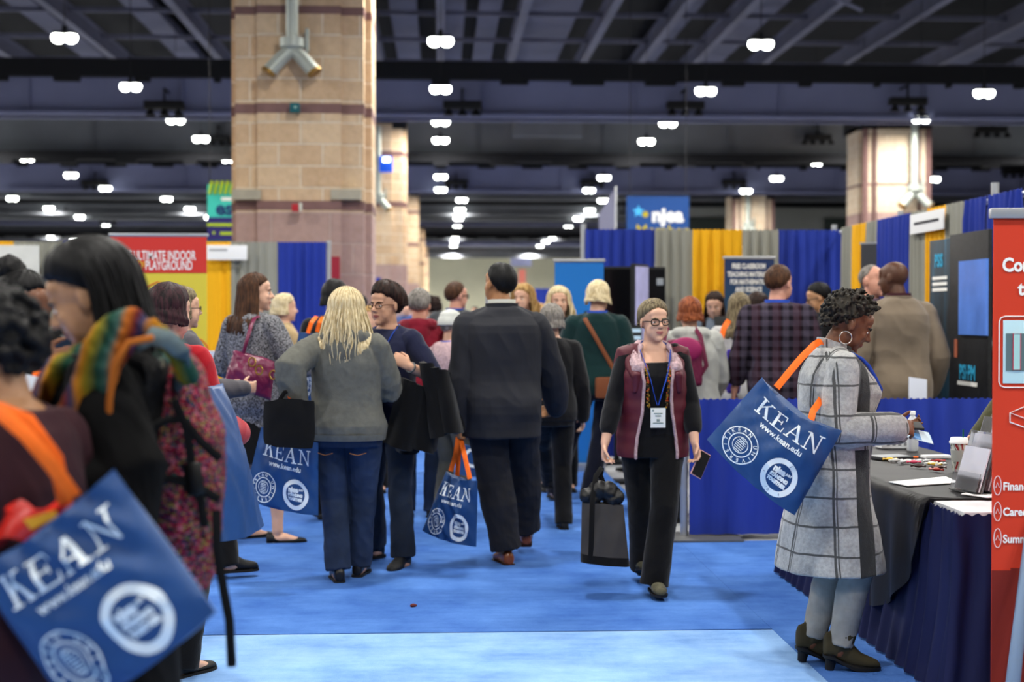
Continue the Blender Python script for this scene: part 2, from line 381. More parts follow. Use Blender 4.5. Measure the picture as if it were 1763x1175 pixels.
# ------------------------------------------------------------------ brick columns
def block_mat(name, c0, c1, cm, bw, bh, rough=True):
    t = NT(name); c = t.coord(); sp = t.n('SeparateXYZ', {0: c}); u = t.math('ADD', sp.outputs[0], sp.outputs[1])
    vec = t.n('CombineXYZ', {0: u, 1: sp.outputs[2]})
    nz = t.n('TexNoise', {'Vector': c, 'Scale': 9, 'Detail': 6, 'Roughness': .7}); big = t.n('TexNoise', {'Vector': c, 'Scale': 2.2, 'Detail': 2})
    br = t.n('TexBrick', {'Vector': vec, 'Color1': lin(c0), 'Color2': lin(c1), 'Mortar': lin(cm), 'Scale': 1.0, 'Mortar Size': .014, 'Mortar Smooth': .3, 'Bias': 0.0, 'Brick Width': bw, 'Row Height': bh})
    colr = t.mix(.24, br.outputs[0], t.ramp(nz.outputs[0], [(.35, tuple(x*.55 for x in lin(c0)[:3]) + (1,)), (.6, lin(c1))]))
    h = t.math('ADD', t.math('MULTIPLY', nz.outputs[0], .8 if rough else .15), t.math('MULTIPLY', br.outputs[1], -1.0))
    t.set(col=colr, rough=.9, spec=.15, normal=t.bump(h, .8, .03)); return t.m
splitface = block_mat('tan split face block', '#cbab8a', '#dcc2a2', '#eddfca', .60, .298)
smoothblk = block_mat('pink smooth block', '#a98d87', '#b3978f', '#c0aaa2', .8, .42, False)
bandm = M('mauve stone band', '#7d5f5c', .85, var=.12, vs=6, bump=.3, bs=40)
greystone = M('pale grey stone', '#a9a393', .85, var=.1, vs=6)
steelpipe = M('painted grey pipe', '#a7ada6', .45, .2, .4)
capm = M('black capital', '#17161a', .8)
litblk = block_mat('lit tan split face block', '#dcc4a8', '#e8d6bd', '#efe2d0', .60, .298)  # paler copy of the tan block, light on the right columns put into its colour
def column(x, y, W, label, top=7.1, base=4.1, group=None, blk=None):
    r = empty('brick_column', (x, y, 0), 0, label, 'column', group); h = W/2
    def body(z0, z1):
        b = MB(); b.box((0, h, (z0+z1)/2), (W*.92, W*.92, z1-z0)); b.box((-W*.0, .08, (z0+z1)/2), (W*.60, .2, z1-z0)); b.box((0, W-.08, (z0+z1)/2), (W*.6, .2, z1-z0))
        b.box((-h+.08, h, (z0+z1)/2), (.2, W*.6, z1-z0)); b.box((h-.08, h, (z0+z1)/2), (.2, W*.6, z1-z0)); return b
    body(base, top).obj('shaft', blk or splitface, r, smooth=False); body(0, base).obj('base', smoothblk, r, smooth=False)
    for zb, hb in ((5.36, .07),) if blk else ((4.72, .15), (4.72+.36*4, .13), (4.72+.36*9, .13)):
        if zb < top: 
            b = MB()
            for bx in ((0, h, W*.93, W*.93), (0, .08, W*.605, .21), (-h+.08, h, .21, W*.605), (h-.08, h, .21, W*.605)): b.box((bx[0], bx[1], zb), (bx[2], bx[3], hb))
            b.obj('band', bandm, r, smooth=False)
    if blk:
        for gx in (-.33, .33, -.46, .47): MB().box((gx*W, .05 if abs(gx) < .4 else .055, top*.5), (.07 if abs(gx) < .4 else .14, .12, top), ).obj('groove', bandm, r, smooth=False)
    if top < 7.5: MB().box((0, h, top+.12), (W*1.02, W*1.02, .5)).obj('capital', capm, r, smooth=False)
    return r
cn = column(at(516, 545, 20).x, 20, 1.9, 'huge tan brick column standing behind the left booth drapes, nearest of its row', top=10.9, base=2.95)
# exact bands of the near column
for ch in list(cn.children):
    if ch.name.startswith('band'): bpy.data.objects.remove(ch)
for y0, y1 in ((10, 24), (178, 195), (346, 362)):
    za, zb = at(516, y1, 20).z, at(516, y0, 20).z; b = MB(); h = .95; W = 1.9
    for bx in ((0, h, W*.93, W*.93), (0, .08, W*.605, .21), (-h+.08, h, .21, W*.605), (h-.08, h, .21, W*.605)): b.box((bx[0], bx[1], (za+zb)/2), (bx[2], bx[3], zb-za))
    b.obj('band', bandm, cn, smooth=False)
for px0, px1 in ((400, 450), (570, 622)):
    a, c = at(px0, 344, 20), at(px1, 327, 20); MB().box(((a.x+c.x)/2 - cn.location.x, .06, (a.z+c.z)/2), (abs(c.x-a.x), .25, abs(c.z-a.z))).obj('corner_stone', greystone, cn, smooth=False)
column(13.25, 41.7, 2.0, 'tan brick column with black capital and grey pipe, standing behind the booths at right', base=4.55, blk=litblk)
column(14.2, 65.5, 1.9, 'smaller tan brick column with black capital, seen above the yellow and grey drapes', top=7.0, base=4.55, blk=litblk)
for y, lb in ((41.5, 'second tan brick column of the left row, with a small blue lit sign'), (64.8, 'third brick column of the left row, half hidden by the second'), (88, 'fourth brick column of the left row, near the cream end wall'), (111, 'farthest brick column of the left row')):
    column(-1.95, y, 1.9, lb, top=7.0, base=3.0)
def pipe_fit(p, s, top, label, col=steelpipe):
    r = empty('standpipe', p, 0, label, 'pipe'); 
    MB().cyl((0, 0, .1*s), (0, 0, top), .085*s, n=20).obj('riser', col, r)
    b = MB(); b.lathe((0, 0, 0), [(.09*s, .22*s), (.17*s, .2*s), (.17*s, .08*s), (.09*s, .04*s), (0, .04*s)], 20); b.obj('collar', col, r)
    for q in (-1, 1):
        b = MB(); b.tube([(0, 0, .06*s), (q*.13*s, -.04*s, -.06*s), (q*.3*s, -.1*s, -.26*s)], [.09*s, .095*s, .1*s], 16, rnd=False); b.obj('outlet', col, r)
        MB().cyl((q*.295*s, -.1*s, -.25*s), (q*.32*s, -.105*s, -.285*s), .105*s, n=16).obj('cap', M('brass cap', '#8a6a35', .4, .7), r)
    MB().box((0, .28*s, .9), (.07, .56*s, .07), bev=.01).obj('wall_clamp', col, r)
    b = MB(); b.box((.2*s, .05*s, .18*s), (.05*s, .12*s, .32*s), bev=.01); b.box((.1*s, .05*s, .1*s), (.22*s, .06*s, .05*s)); b.obj('bracket', col, r); return r
p = at(503, 92, 19.8); pipe_fit(p, 1.0, 10.9-p.z, 'thick grey pipe ending in two angled outlets, fixed to the huge near column')
p = at(651, 345, 41.2); p.x -= .0; pipe_fit(p, 1.0, 6.9-p.z, 'thin grey pipe with angled outlet beside the second left column')
p = at(1574, 335, 41.3); pipe_fit(p, 1.3, 7.05-p.z, 'long silver pipe with outlets on the column behind the right booths')
p = at(1288, 392, 65.2); pipe_fit(p, 1.3, 7.0-p.z, 'silver pipe running down the smaller column above the grey drape')
teal = M('teal plastic', '#0d5a63', .5)
r = empty('camera_box', at(508, 186, 19.86), 0, 'small teal box on the upper mauve band of the huge near column', 'box'); MB().box((0, 0, 0), (.13, .14, .13), bev=.015).obj('case', teal, r); MB().lathe((0.01, -.075, .0), [(0, -.015), (.02, -.01), (.02, .01), (0, .01)], 12).obj('lens', M('pale lens', '#9fc8c0', .3), r)
r = empty('fire_alarm', at(511, 358, 19.8), 0, 'small red fire alarm on the lower mauve band of the huge near column', 'fire alarm'); MB().box((-.02, 0, 0), (.09, .08, .1), bev=.01).obj('case', M('red plastic', '#b41f2b', .5), r); MB().box((.05, 0, .01), (.04, .07, .11), bev=.01).obj('strobe', M('clear strobe', '#cfcfc4', .3), r)
r = empty('column_sign', at(663, 283, 41.2), 0, 'small blue lit sign high on the second left column', 'sign'); MB().box((0, 0, 0), (.42, .16, .46), bev=.05).obj('case', M('blue sign face', '#1550c8', .4, emit=.6), r); MB().box((.04, -.09, .12), (.2, .03, .14), bev=.02).obj('bulb', M('lit bulb', '#cfe4ff', .4, emit=6), r)

# ------------------------------------------------------------------ pipe and drape
blue_d = M('royal blue drape', '#1c3290', .8, var=.15, vs=5, bump=.15, bs=120, stretch=(1, 1, .1))
grey_d = M('grey drape', '#8d8d84', .85, var=.1, vs=5, bump=.15, bs=120, stretch=(1, 1, .1))
yel_d = M('golden yellow drape', '#e6aa12', .8, var=.08, vs=5, bump=.15, bs=120, stretch=(1, 1, .1))
alu = M('brushed aluminium', '#b9bcc0', .38, .75)
DM = dict(b=(blue_d, 'blue'), g=(grey_d, 'grey'), y=(yel_d, 'yellow'))
def drape(A, B, z0, z1, mt, label, group=None, amp=.03, wl=.11, name='drape', cat='drape', seed=None, flare=0, ext=0):
    A = V((A[0], A[1], 0)); B = V((B[0], B[1], 0)); L = (B - A).length; t = (B - A).normalized(); nrm = V((t.y, -t.x, 0)); nu = max(8, int(L / wl * 10)); sd = seed if seed is not None else random.random()*50
    def fn(u, v):
        x = u*L; z = z0 + (z1-z0)*v; top = max(0, (v - (1 - .16/(z1-z0)))) * (z1-z0) / .16
        ph = 2*PI*x/wl + 2.2*noise.noise(V((x*3, sd, 0))) + .5*noise.noise(V((x*2, sd, v*3)))
        a = amp * (.55 + .7*noise.noise(V((x*5, sd + 9, v*1.4)))) * (1 - .75*top) + amp*.15*math.sin(2*PI*x/wl*2.7)*top
        x = x - ext*(1-u)*(1-v)**2
        return A + t*x + nrm*(a*math.sin(ph) + flare*(1-v)**2) + V((0, 0, z + (.006*math.sin(2*PI*x/.045) if v > .99 else 0)))
    return tag(MB().grid(fn, nu, 16, .004).obj(name, mt, smooth=70), label, cat, group)
def pole(r, p0, p1, rad=.022): return MB().cyl(p0, p1, rad, n=14).obj('pole', alu, r)
def baseplate(r, x, y, w=.4): return MB().box((x, y, .012), (w, w*.8, .016), bev=.006).obj('base_plate', M('dull steel plate', '#6b6c6e', .5, .6), r)
def xw(px, D): return at(px, 545, D).x
# right booth: back wall facing the camera
DB = 15.3; ZT = 2.44
names = [(1008, 1127, 'b', 'blue drape panel at the free end of the back wall, behind the black displays'), (1127, 1192, 'g', 'grey drape panel between blue and yellow, behind the black displays'), (1192, 1278, 'y', 'yellow drape panel of the back wall, behind the navy math banner'), (1278, 1340, 'g', 'grey drape panel right of the yellow one, above the plaid shirt man'), (1340, 1456, 'b', 'wide wrinkled blue drape panel in the corner of the back wall')]
for a, b, c, lb in names:
    drape((xw(a, DB), DB), (xw(b, DB), DB), .03, ZT, DM[c][0], lb, 'drapes of the back wall facing the aisle')
r = empty('pipe_stand', (xw(1005, DB), DB+.05, 0), 0, 'aluminium pipe frame carrying the back wall drapes', 'drape frame')
x0 = r.location.x; pole(r, (0, 0, 0), (0, 0, ZT+.06), .03); pole(r, (0, 0, ZT-.03), (4.2-x0, 0, ZT-.03)); pole(r, (4.2-x0, 0, 0), (4.2-x0, 0, ZT+.06), .03); baseplate(r, 0, 0)
XB = 4.17
def db(px): return 2500*XB/(px-759)
seq = [(1456, 1475, 'g', 'narrow grey drape panel at the corner of the side wall'), (1475, 1499, 'y', 'narrow yellow drape panel of the side wall, behind the pink-faced man'), (1499, 1520, 'g', 'grey drape panel of the side wall beside the slim yellow one'), (1520, 1549, 'b', 'blue drape panel of the side wall over the dark grey sign'), (1549, 1578, 'b', 'blue drape panel of the side wall left of the grey one with the white sign'), (1578, 1606, 'g', 'grey drape panel of the side wall under the white sign'), (1606, 1641, 'y', 'yellow drape panel of the side wall, behind the tan blazer man'), (1641, 1673, 'g', 'grey drape panel of the side wall above the dark screen display'), (1673, 1714, 'b', 'blue drape panel of the side wall over the dark display'), (1714, 1775, 'b', 'blue drape panel of the side wall above the red banner')]
for a, b, c, lb in seq: drape((XB, db(a)), (XB, db(b)), .03, ZT, DM[c][0], lb, 'drapes of the side wall')
r = empty('pipe_stand', (XB+.06, db(1714), 0), 0, 'aluminium pipe frame carrying the side wall drapes', 'drape frame')
pole(r, (0, 0, 0), (0, 0, ZT+.1), .03); pole(r, (0, db(1775)-db(1714), ZT-.03), (0, 15.2-db(1714), ZT-.03)); pole(r, (0, db(1549)-db(1714), 0), (0, db(1549)-db(1714), ZT+.05), .03); baseplate(r, 0, 0)
# low divider rail
DR = 9.82; xr0 = xw(1180, DR)
drape((xr0+.03, DR), (2.62, DR), .03, .955, blue_d, 'low blue drape of the divider rail behind the walking woman and the plaid coat', 'low divider drapes', wl=.16, amp=.022)
drape((2.63, DR), (4.1, DR), .03, .955, blue_d, 'low blue drape of the divider rail behind the bottle and coffee cup', 'low divider drapes', wl=.16, amp=.022)
r = empty('divider_rail', (xr0, DR+.04, 0), 0, 'low aluminium rail of the blue divider, its foot plate on the carpet', 'rail')
pole(r, (0, 0, 0), (0, 0, .97), .026); pole(r, (0, 0, .915), (4.12-xr0, 0, .915), .02); pole(r, (4.12-xr0, 0, 0), (4.12-xr0, 0, .97), .026); baseplate(r, .12, -.03, .5)
# left booth wall
DL = 18.1
for a, b, c, lb in ((-60, 24, 'y', 'yellow drape panel at the far left behind the white banner'), (24, 110, 'g', 'grey drape panel behind the long haired woman'), (110, 190, 'b', 'blue drape panel behind the red and yellow banner'), (190, 345, 'g', 'grey drape panel hidden behind the red and yellow banner'), (345, 398, 'y', 'yellow drape panel right of the red and yellow banner'), (398, 478, 'g', 'grey drape panel behind the woman with the magenta purse'), (478, 562, 'b', 'blue drape panel at the open end of the left wall')):
    drape((xw(a, DL), DL), (xw(b, DL), DL), .03, ZT, DM[c][0], lb, 'drapes of the left booth wall')
r = empty('pipe_stand', (xw(566, DL), DL+.04, 0), 0, 'aluminium pipe frame at the open end of the left booth wall', 'drape frame')
pole(r, (0, 0, 0), (0, 0, ZT+.02), .03); pole(r, (0, 0, ZT-.03), (xw(-60, DL)-r.location.x, 0, ZT-.03)); baseplate(r, 0, 0)

# ------------------------------------------------------------------ signs, banners
white = M('white paper', '#e9eaec', .8); ink = M('dark print', '#3a3a40', .8); red_p = M('red print', '#d23a32', .75); yel_p = M('yellow print', '#dccb45', .75); black_p = M('black print', '#111215', .6)
wht_t = M('white lettering', '#f2f2ee', .7); org_t = M('yellow lettering', '#f0c33a', .7); red_t = M('red lettering', '#d8402c', .7)
def panel_thing(name, label, cat, p, w, h, mt, rz=0, th=.012, tilt=0, group=None):
    r = empty(name, p, rz, label, cat, group); R = Matrix.Rotation(tilt, 3, 'X')
    MB().box((0, 0, 0), (w, th, h), R=R, bev=.003).obj('panel', mt, r); 
    return r, (lambda a, b, d=.003: R @ V((a, -th/2 - d, b)))
def letters(r, fn, items, mt, name='lettering'):
    mb = MB()
    for vf in items: put2d(mb, vf, fn)
    return mb.obj(name, mt, r, smooth=False)
def T(txt, size, x, y, bold=.0, sx=1, align='CENTER'): return shift(text2d(txt, size, bold, align, sx), x, y)
def banner_stand(name, label, px0, px1, py_top, D, mt, zbot=.08, rz=0, top_alu=True):
    a, b = at(px0, py_top, D), at(px1, py_top, D); wdt = b.x - a.x; zt = (a.z+b.z)/2
    r = empty(name, ((a.x+b.x)/2, D, 0), rz, label, 'banner')
    MB().box((0, 0, (zt+zbot)/2), (wdt, .006, zt-zbot)).obj('sheet', mt, r)
    if top_alu: MB().box((0, 0, zt+.012), (wdt+.03, .03, .03), bev=.006).obj('top_rail', alu, r)
    b = MB(); b.box((0, 0, .04), (wdt+.04, .2, .08), bev=.02); b.obj('base', alu, r); MB().cyl((0, .04, .05), (0, .02, zt), .012, n=10).obj('support_pole', alu, r)
    return r, wdt, zt
# red and yellow banner (writing as on the banner)
r, W, zt = banner_stand('banner_stand', 'tall red and yellow pull-up banner about an indoor playground, behind the long haired woman', 190, 356, 407, 13.3, yel_p)
k = 13.3/2500
def bpix(px, py): q = at(px, py, 13.3); return q.x - r.location.x, q.z
zr = bpix(0, 470)[1]; MB().box((0, -.005, (zt+zr)/2), (W, .006, zt-zr)).obj('red_header', red_p, r)
fn = lambda a, b: V((a, -.011, b))
letters(r, fn, [T('THE ULTIMATE INDOOR', .118, *bpix(271, 441), bold=.002, sx=.53)], wht_t); letters(r, fn, [T('PLAYGROUND', .118, *bpix(291, 458), bold=.002, sx=.54)], wht_t); letters(r, fn, [T('LEGO', .118, *bpix(229, 458), bold=.002, sx=.56), T('®', .07, *bpix(248, 456), sx=.7)], org_t)
fn2 = lambda a, b: V((a, -.006, b))
mb = MB()
for q0, q1 in (((225, 507), (271, 486)), ((271, 486), (300, 497))):
    a, b = bpix(*q0), bpix(*q1); mb.tube([(a[0], -.005, a[1]), (b[0], -.005, b[1])], .006, 6)
mb.obj('house_outline', red_t, r)
letters(r, fn2, [T('D', .14, *bpix(325, 519), bold=.002), shift(rect2d(0, 0, .012, .19), *bpix(313, 509)), T('N', .14, *bpix(313, 519))], black_p)
letters(r, fn2, [T('ER', .085, *bpix(324, 532)), shift(rect2d(0, 0, .07, .06), *bpix(305, 504))], red_t)
letters(r, lambda a, b: V((a, -.012, b)), [shift(rect2d(0, 0, .06, .012), *bpix(305, 504))], wht_t)
mb = MB()
for cx, cy, R0, a0, a1 in ((318, 592, .11, .6, 2.9), (334, 607, .13, -1.2, 1.3)):
    c = bpix(cx, cy); mb.tube([(c[0] + R0*math.cos(a0+(a1-a0)*i/12), -.005, c[1] + R0*math.sin(a0+(a1-a0)*i/12)) for i in range(13)], .006, 6)
mb.obj('cloud_outline', red_t, r)
# white id sign, left
r, fn = panel_thing('booth_sign', 'white booth name sign hung over the yellow and grey drapes at left', 'sign', at(390, 435, 18.0), 70/2500*18, 25/2500*18, white); MB().box((-.10, -.008, .03), (.22, .003, .022)).obj('print_line', M('grey print', '#8f9096', .8), r)
r, fn = panel_thing('white_banner', 'white cloth banner over the drapes at the far left', 'banner', at(10, 458, 17.9), .8, .5, M('white cloth', '#c9cbca', .9, var=.05), th=.02); letters(r, fn, [T('ia', .12, .28, -.18, bold=.003)], org_t)
# hanging event banners
def hanging(name, label, px0, px1, py0, py1, D, mt):
    a, b = at(px0, py0, D), at(px1, py1, D); r = empty(name, ((a.x+b.x)/2, D, a.z), 0, label, 'hanging banner'); W = b.x-a.x; Hh = a.z-b.z
    MB().box((0, 0, -Hh/2), (W, .02, Hh)).obj('sheet', mt, r)
    for s in (-1, 1): MB().cyl((s*W*.45, 0, 0), (s*W*.45, 0, ZC-a.z), .008, n=6).obj('cable', M('dark cable', '#26262b', .6), r)
    return r, W, Hh
tealb = M('turquoise print', '#3fc3b4', .75); lime = M('lime print', '#a9c21e', .7); purple = M('deep purple print', '#2a2468', .75); navy_t = M('navy lettering', '#173a6b', .7); skyb = M('sky blue print', '#2f8fe0', .7)
r, W, Hh = hanging('hanging_banner', 'turquoise and purple hanging banner half hidden behind the huge near column', 357, 440, 318, 415, 25, tealb)
px = W/83
def hb(x, y): return (x-398.5)*px, -(y-318)*px
mb = MB(); mb.box((0, -.013, hb(0, 395)[1] - .0), (W, .01, 40*px)); mb.obj('lower_band', purple, r, smooth=False)
MB().box((0, -.016, hb(0, 388)[1]), (W, .012, 5*px)).obj('stripe', lime, r, smooth=False)
for i in range(9): MB().tube([(hb(361+9*i, 0)[0], -.02, hb(0, 333)[1]), (hb(366+9*i, 0)[0], -.04, hb(0, 313)[1]), (hb(363+9*i, 0)[0], .03, hb(0, 318)[1])], 2.6*px, 8).obj('binding_loop', lime, r)
letters(r, lambda a, b: V((a, -.016, b)), [T('espo', 34*px, *hb(404, 360), bold=.012)], navy_t); letters(r, lambda a, b: V((a, -.016, b)), [shift(rect2d(0, 0, 22*px, 6*px), *hb(392, 343))], wht_t); letters(r, lambda a, b: V((a, -.022, b)), [shift(rect2d(0, 0, 30*px, 5*px), *hb(394, 403)), ], lime); letters(r, lambda a, b: V((a, -.022, b)), [ring2d(*hb(368, 402), .0, 2.5*px)], lime, 'dot')
navyb = M('navy banner print', '#1d4788', .75, var=.1, vs=1)
r, W, Hh = hanging('hanging_banner', 'navy hanging banner with light blue star and white lettering over the drapes', 1079, 1186, 338, 452, 30, navyb); px = W/107
def hb(x, y): return (x-1132.5)*px, -(y-338)*px
fnb = lambda a, b: V((a, -.014, b))
letters(r, fnb, [T('njea', 33*px, *hb(1149, 371), bold=.018)], wht_t)
st = [(math.sin(PI*i/5)*(11 if i % 2 == 0 else 5)*px, math.cos(PI*i/5)*(11 if i % 2 == 0 else 5)*px) for i in range(10)]
letters(r, fnb, [shift(poly2d(st, 1), *hb(1099, 364))], M('light blue star', '#4db4f0', .7), 'star'); letters(r, fnb, [ring2d(*hb(1111, 369), 0, 5*px), T('Member', 27*px, *hb(1140, 397), bold=.004)], M('olive lettering', '#b7a628', .7), 'emblem')
# feather flag
r = empty('feather_flag', (xw(1043, 26), 26, 0), 0, 'tall pale grey feather flag behind the blue drape', 'flag'); zt = at(0+1043, 322, 26).z
MB().grid(lambda u, v: V(((-.17 + .30*u) + .04*v, .03*math.sin(5*v+2*u), 1.0 + (zt-1.0 - .5*(1-u))*v)), 8, 20, .004).obj('sail', M('pale flag cloth', '#6f7086', .8), r); MB().tube([(.17, 0, 0), (.17, 0, 1.5), (.18, 0, zt)], .015, 8).obj('pole', alu, r); MB().lathe((.17, 0, 0), [(.25, 0), (.25, .03), (.03, .05)], 20).obj('base', capm, r)
# sky blue banner with flame picture
r, W, zt = banner_stand('banner_stand', 'bright sky blue pull-up banner with a small flame picture, left of the black displays', 955, 1039, 451, 14.2, M('bright blue print', '#1f78cf', .7), rz=math.radians(-6))
MB().box((.12, -.006, 1.42), (.14, .006, .3)).obj('flame_picture', black_p, r); MB().grid(lambda u, v: V((.10+.05*u + .02*math.sin(6*v) - .0, -.0115, 1.3 + .16*v*(1 - .6*abs(u-.5)))), 6, 8).obj('flame', M('orange flame print', '#d2571b', .7), r)
# black displays on stands
def screen(name, label, px0, px1, py0, py1, D, rz, mats, stand=True):
    a, b = at(px0, py0, D), at(px1, py1, D); r = empty(name, ((a.x+b.x)/2, D, 0), rz, label, 'display'); Wd = (b.x-a.x)/max(.12, math.cos(rz)); zc = (a.z+b.z)/2; h = a.z-b.z
    MB().box((0, 0, zc), (Wd, .05, h), bev=.008).obj('casing', black_p, r); MB().box((0, -.027, zc), (Wd*.94, .004, h*.94)).obj('screen', mats, r)
    if stand:
        MB().cyl((0, .05, 0), (0, .05, zc), .03).obj('stand', black_p, r); MB().box((0, .05, .015), (.26, .3, .03), bev=.01).obj('foot', black_p, r)
    return r, Wd, h, zc
dk = M('black glossy screen', '#0b0b0e', .15); lav = M('lit lavender picture', '#8f8fb4', .3, emit=.35, var=.4, vs=3)
screen('display_screen', 'black switched-off screen on a stand, beside the sky blue banner', 1036, 1090, 459, 600, 14.9, 0, dk)
r, *_ = screen('display_screen', 'screen turned edgeways showing a lavender picture, in front of the black ones', 1086, 1116, 455, 600, 14.2, math.radians(58), lav)
r, Wd, h, zc = screen('display_screen', 'black panel with small white squares, right of the lavender screen', 1116, 1145, 460, 600, 14.9, 0, dk)
for zz in (.32, -.05): MB().box((.03, -.032, zc+zz*h), (.07, .004, .07)).obj('sticker', M('grey sticker', '#9aa0a6', .6), r)
# navy math banner
tg = NT('navy to teal banner print'); zz = tg.n('SeparateXYZ', {0: tg.coord()}).outputs[2]; tg.set(col=tg.ramp(tg.math('MULTIPLY', zz, .5), [(.2, lin('#12696f')), (1.0, lin('#16305f'))]), rough=.7)
r, W, zt = banner_stand('banner_stand', 'navy and teal pull-up banner about free classroom teaching materials, before the yellow drape', 1247, 1333, 446, 14.6, tg.m); px = W/86
def hb(x, y): return (x-1290)*px, at(1290, y, 14.6).z
for i, (tx, y) in enumerate((('FREE CLASSROOM', 459), ('TEACHING MATERIALS', 473), ('FOR MATHEMATICS', 486), ('AND SCIENCE', 499))): letters(r, fn2, [T(tx, 11.5*px, *hb(1289, y), bold=.003, sx=.62)], wht_t)
for y in (517, 527, 537, 547): MB().box((hb(1289, 0)[0], -.005, hb(0, y)[1]), (60*px, .004, 3*px)).obj('text_line', M('teal text line', '#5fa9ab', .7), r)
# grey sign
p = at(1515, 447, 13.7); r = empty('banner_stand', (p.x, 13.7, 0), math.radians(-22), 'dark grey sign on a stand behind the bald tan blazer man', 'banner'); MB().box((0, 0, p.z-.35), (.36, .012, 1.0)).obj('sheet', M('charcoal print', '#4b4c4f', .6), r); MB().box((0, .01, p.z+.155), (.38, .02, .02)).obj('top_rail', alu, r); MB().cyl((0, .03, 0), (0, .03, p.z), .015).obj('support_pole', alu, r); MB().box((0, .03, .012), (.4, .25, .024)).obj('base', alu, r)
# white sign on side wall
p = V((XB-.05, (db(1588)+db(1648))/2, at(1618, 382, db(1618)).z)); r, fn = panel_thing('booth_sign', 'white booth name sign hung on the side wall over the yellow drape', 'sign', p, db(1588)-db(1648), .17, white, rz=-PI/2); MB().box((0, -.008, 0), (.62, .003, .022)).obj('print_line', ink, r)
# dark banner and display wall beside it, along the side wall
XD = 3.93
def dd(px): return 2500*XD/(px-759)
tg = NT('dark teal nebula print'); nz = tg.n('TexNoise', {'Vector': tg.coord(scale=(3, 3, .7)), 'Scale': 1.6, 'Detail': 3}); tg.set(col=tg.ramp(nz.outputs[0], [(.42, lin('#0c1116')), (.62, lin('#113a4e')), (.74, lin('#1f7dab'))]), rough=.5)
cyan_t = M('cyan lettering', '#2fa5d0', .6)
def side_panel(name, label, px0, px1, py0, mt, xo=0, cat='banner'):
    y0, y1 = dd(px0), dd(px1); zt = at((px0+px1)/2, py0, (y0+y1)/2).z; r = empty(name, (XD-xo, (y0+y1)/2, 0), -PI/2, label, cat); Wd = y0-y1
    MB().box((0, 0, zt/2+.03), (Wd, .03, zt-.06), bev=.004).obj('sheet', mt, r); MB().box((0, 0, .03), (Wd, .25, .06), bev=.02).obj('base', alu, r); return r, Wd, zt, (lambda px, py: ((y0+y1)/2 - dd(px), at(px, py, dd(px)).z))
fns = lambda a, b: V((a, -.019, b))
r, Wd, zt, pp = side_panel('banner_stand', 'dark narrow banner with teal glow, left of the dark screen display', 1615, 1651, 413, tg.m)
letters(r, fns, [T('PSIS', .14, *pp(1632, 450), bold=.005, sx=.8)], cyan_t)
for y in (479, 489, 499): MB().box((pp(1634, y)[0], -.018, pp(1634, y)[1]), (.33, .004, .025)).obj('text_line', wht_t, r)
r, Wd, zt, pp = side_panel('display_wall', 'dark display wall with a blue lit screen, against the side wall', 1651, 1720, 400, M('black grid print', '#17181a', .5, var=.5, vs=30), xo=.0, cat='display wall')
a, b = pp(1676, 450), pp(1716, 578); MB().box(((a[0]+b[0])/2, -.025, (a[1]+b[1])/2), (b[0]-a[0]+.1, .02, a[1]-b[1])).obj('screen', M('lit blue screen', '#4a6fb8', .3, emit=.25, var=.3, vs=3), r)
letters(r, fns, [T('PSI·PM', .15, *pp(1684, 643), bold=.006, sx=.8)], cyan_t); MB().box((pp(1684, 661)[0], -.018, pp(1684, 661)[1]), (.4, .004, .03)).obj('text_line', wht_t, r); MB().box((pp(1664, 600)[0], -.02, pp(1664, 600)[1]), (.06, .004, .14)).obj('orange_tab', M('dull orange print', '#9c5236', .7), r)
r = empty('easel', (3.74, 10.35, 0), 0, 'thin aluminium easel leaning beside the red banner', 'easel')
a, b = at(1716, 560, 10.45), at(1688, 712, 10.3); o = r.location
for q0, q1 in (((a.x-o.x, .3, a.z), (b.x-o.x - .12, 0, .0)), ((a.x-o.x, .3, a.z), (a.x-o.x+.35, 0, 0)), ((a.x-o.x, .3, a.z), (a.x-o.x, .75, 0))): MB().tube([q0, q1], .014, 8).obj('leg', alu, r)
# ------------------------------------------------------------------ people
ZK = [.30, .60, .80, .86, .93, 1.00, 1.06, 1.14, 1.22, 1.30, 1.36, 1.41, 1.445, 1.475, 1.52]
AK = [.165, .165, .158, .170, .172, .160, .149, .149, .158, .164, .156, .128, .094, .066, .056]
BK = [.125, .122, .112, .120, .120, .110, .103, .106, .115, .118, .108, .094, .078, .062, .056]
YK = [.0, 0, -.004, -.012, -.016, -.010, 0, .004, .006, .004, 0, -.008, -.012, -.010, .004]
def sst(x): x = min(1, max(0, x)); return x*x*(3 - 2*x)
def rot(ax, d): return Matrix.Rotation(math.radians(d), 3, ax)
SKN = dict(fair=('fair skin', '#d3a58c'), pink=('pink skin', '#cf9680'), warm=('warm skin', '#c4957a'), tan=('tan skin', '#b98a66'), brown=('brown skin', '#6f4630'), dark=('dark brown skin', '#50301f'), olive=('olive skin', '#a9764f'))
HAIRS = dict(black=('black hair', '#060607', '#141315'), dbrown=('dark brown hair', '#120a08', '#33201a'), brown=('brown hair', '#2a1a12', '#553723'), blond=('blond hair', '#b29c72', '#e4d5b0'), dblond=('dark blond hair', '#5e4a2c', '#a8895a'), grey=('grey hair', '#4f4b47', '#8d8781'), red=('copper red hair', '#54230f', '#94502c'), maroon=('dark maroon hair', '#140a0e', '#3a1d24'), gold=('golden hair', '#7d5c34', '#bd9a62'), honey=('ash brown hair', '#43382a', '#877a5e'))
LIPM = {}
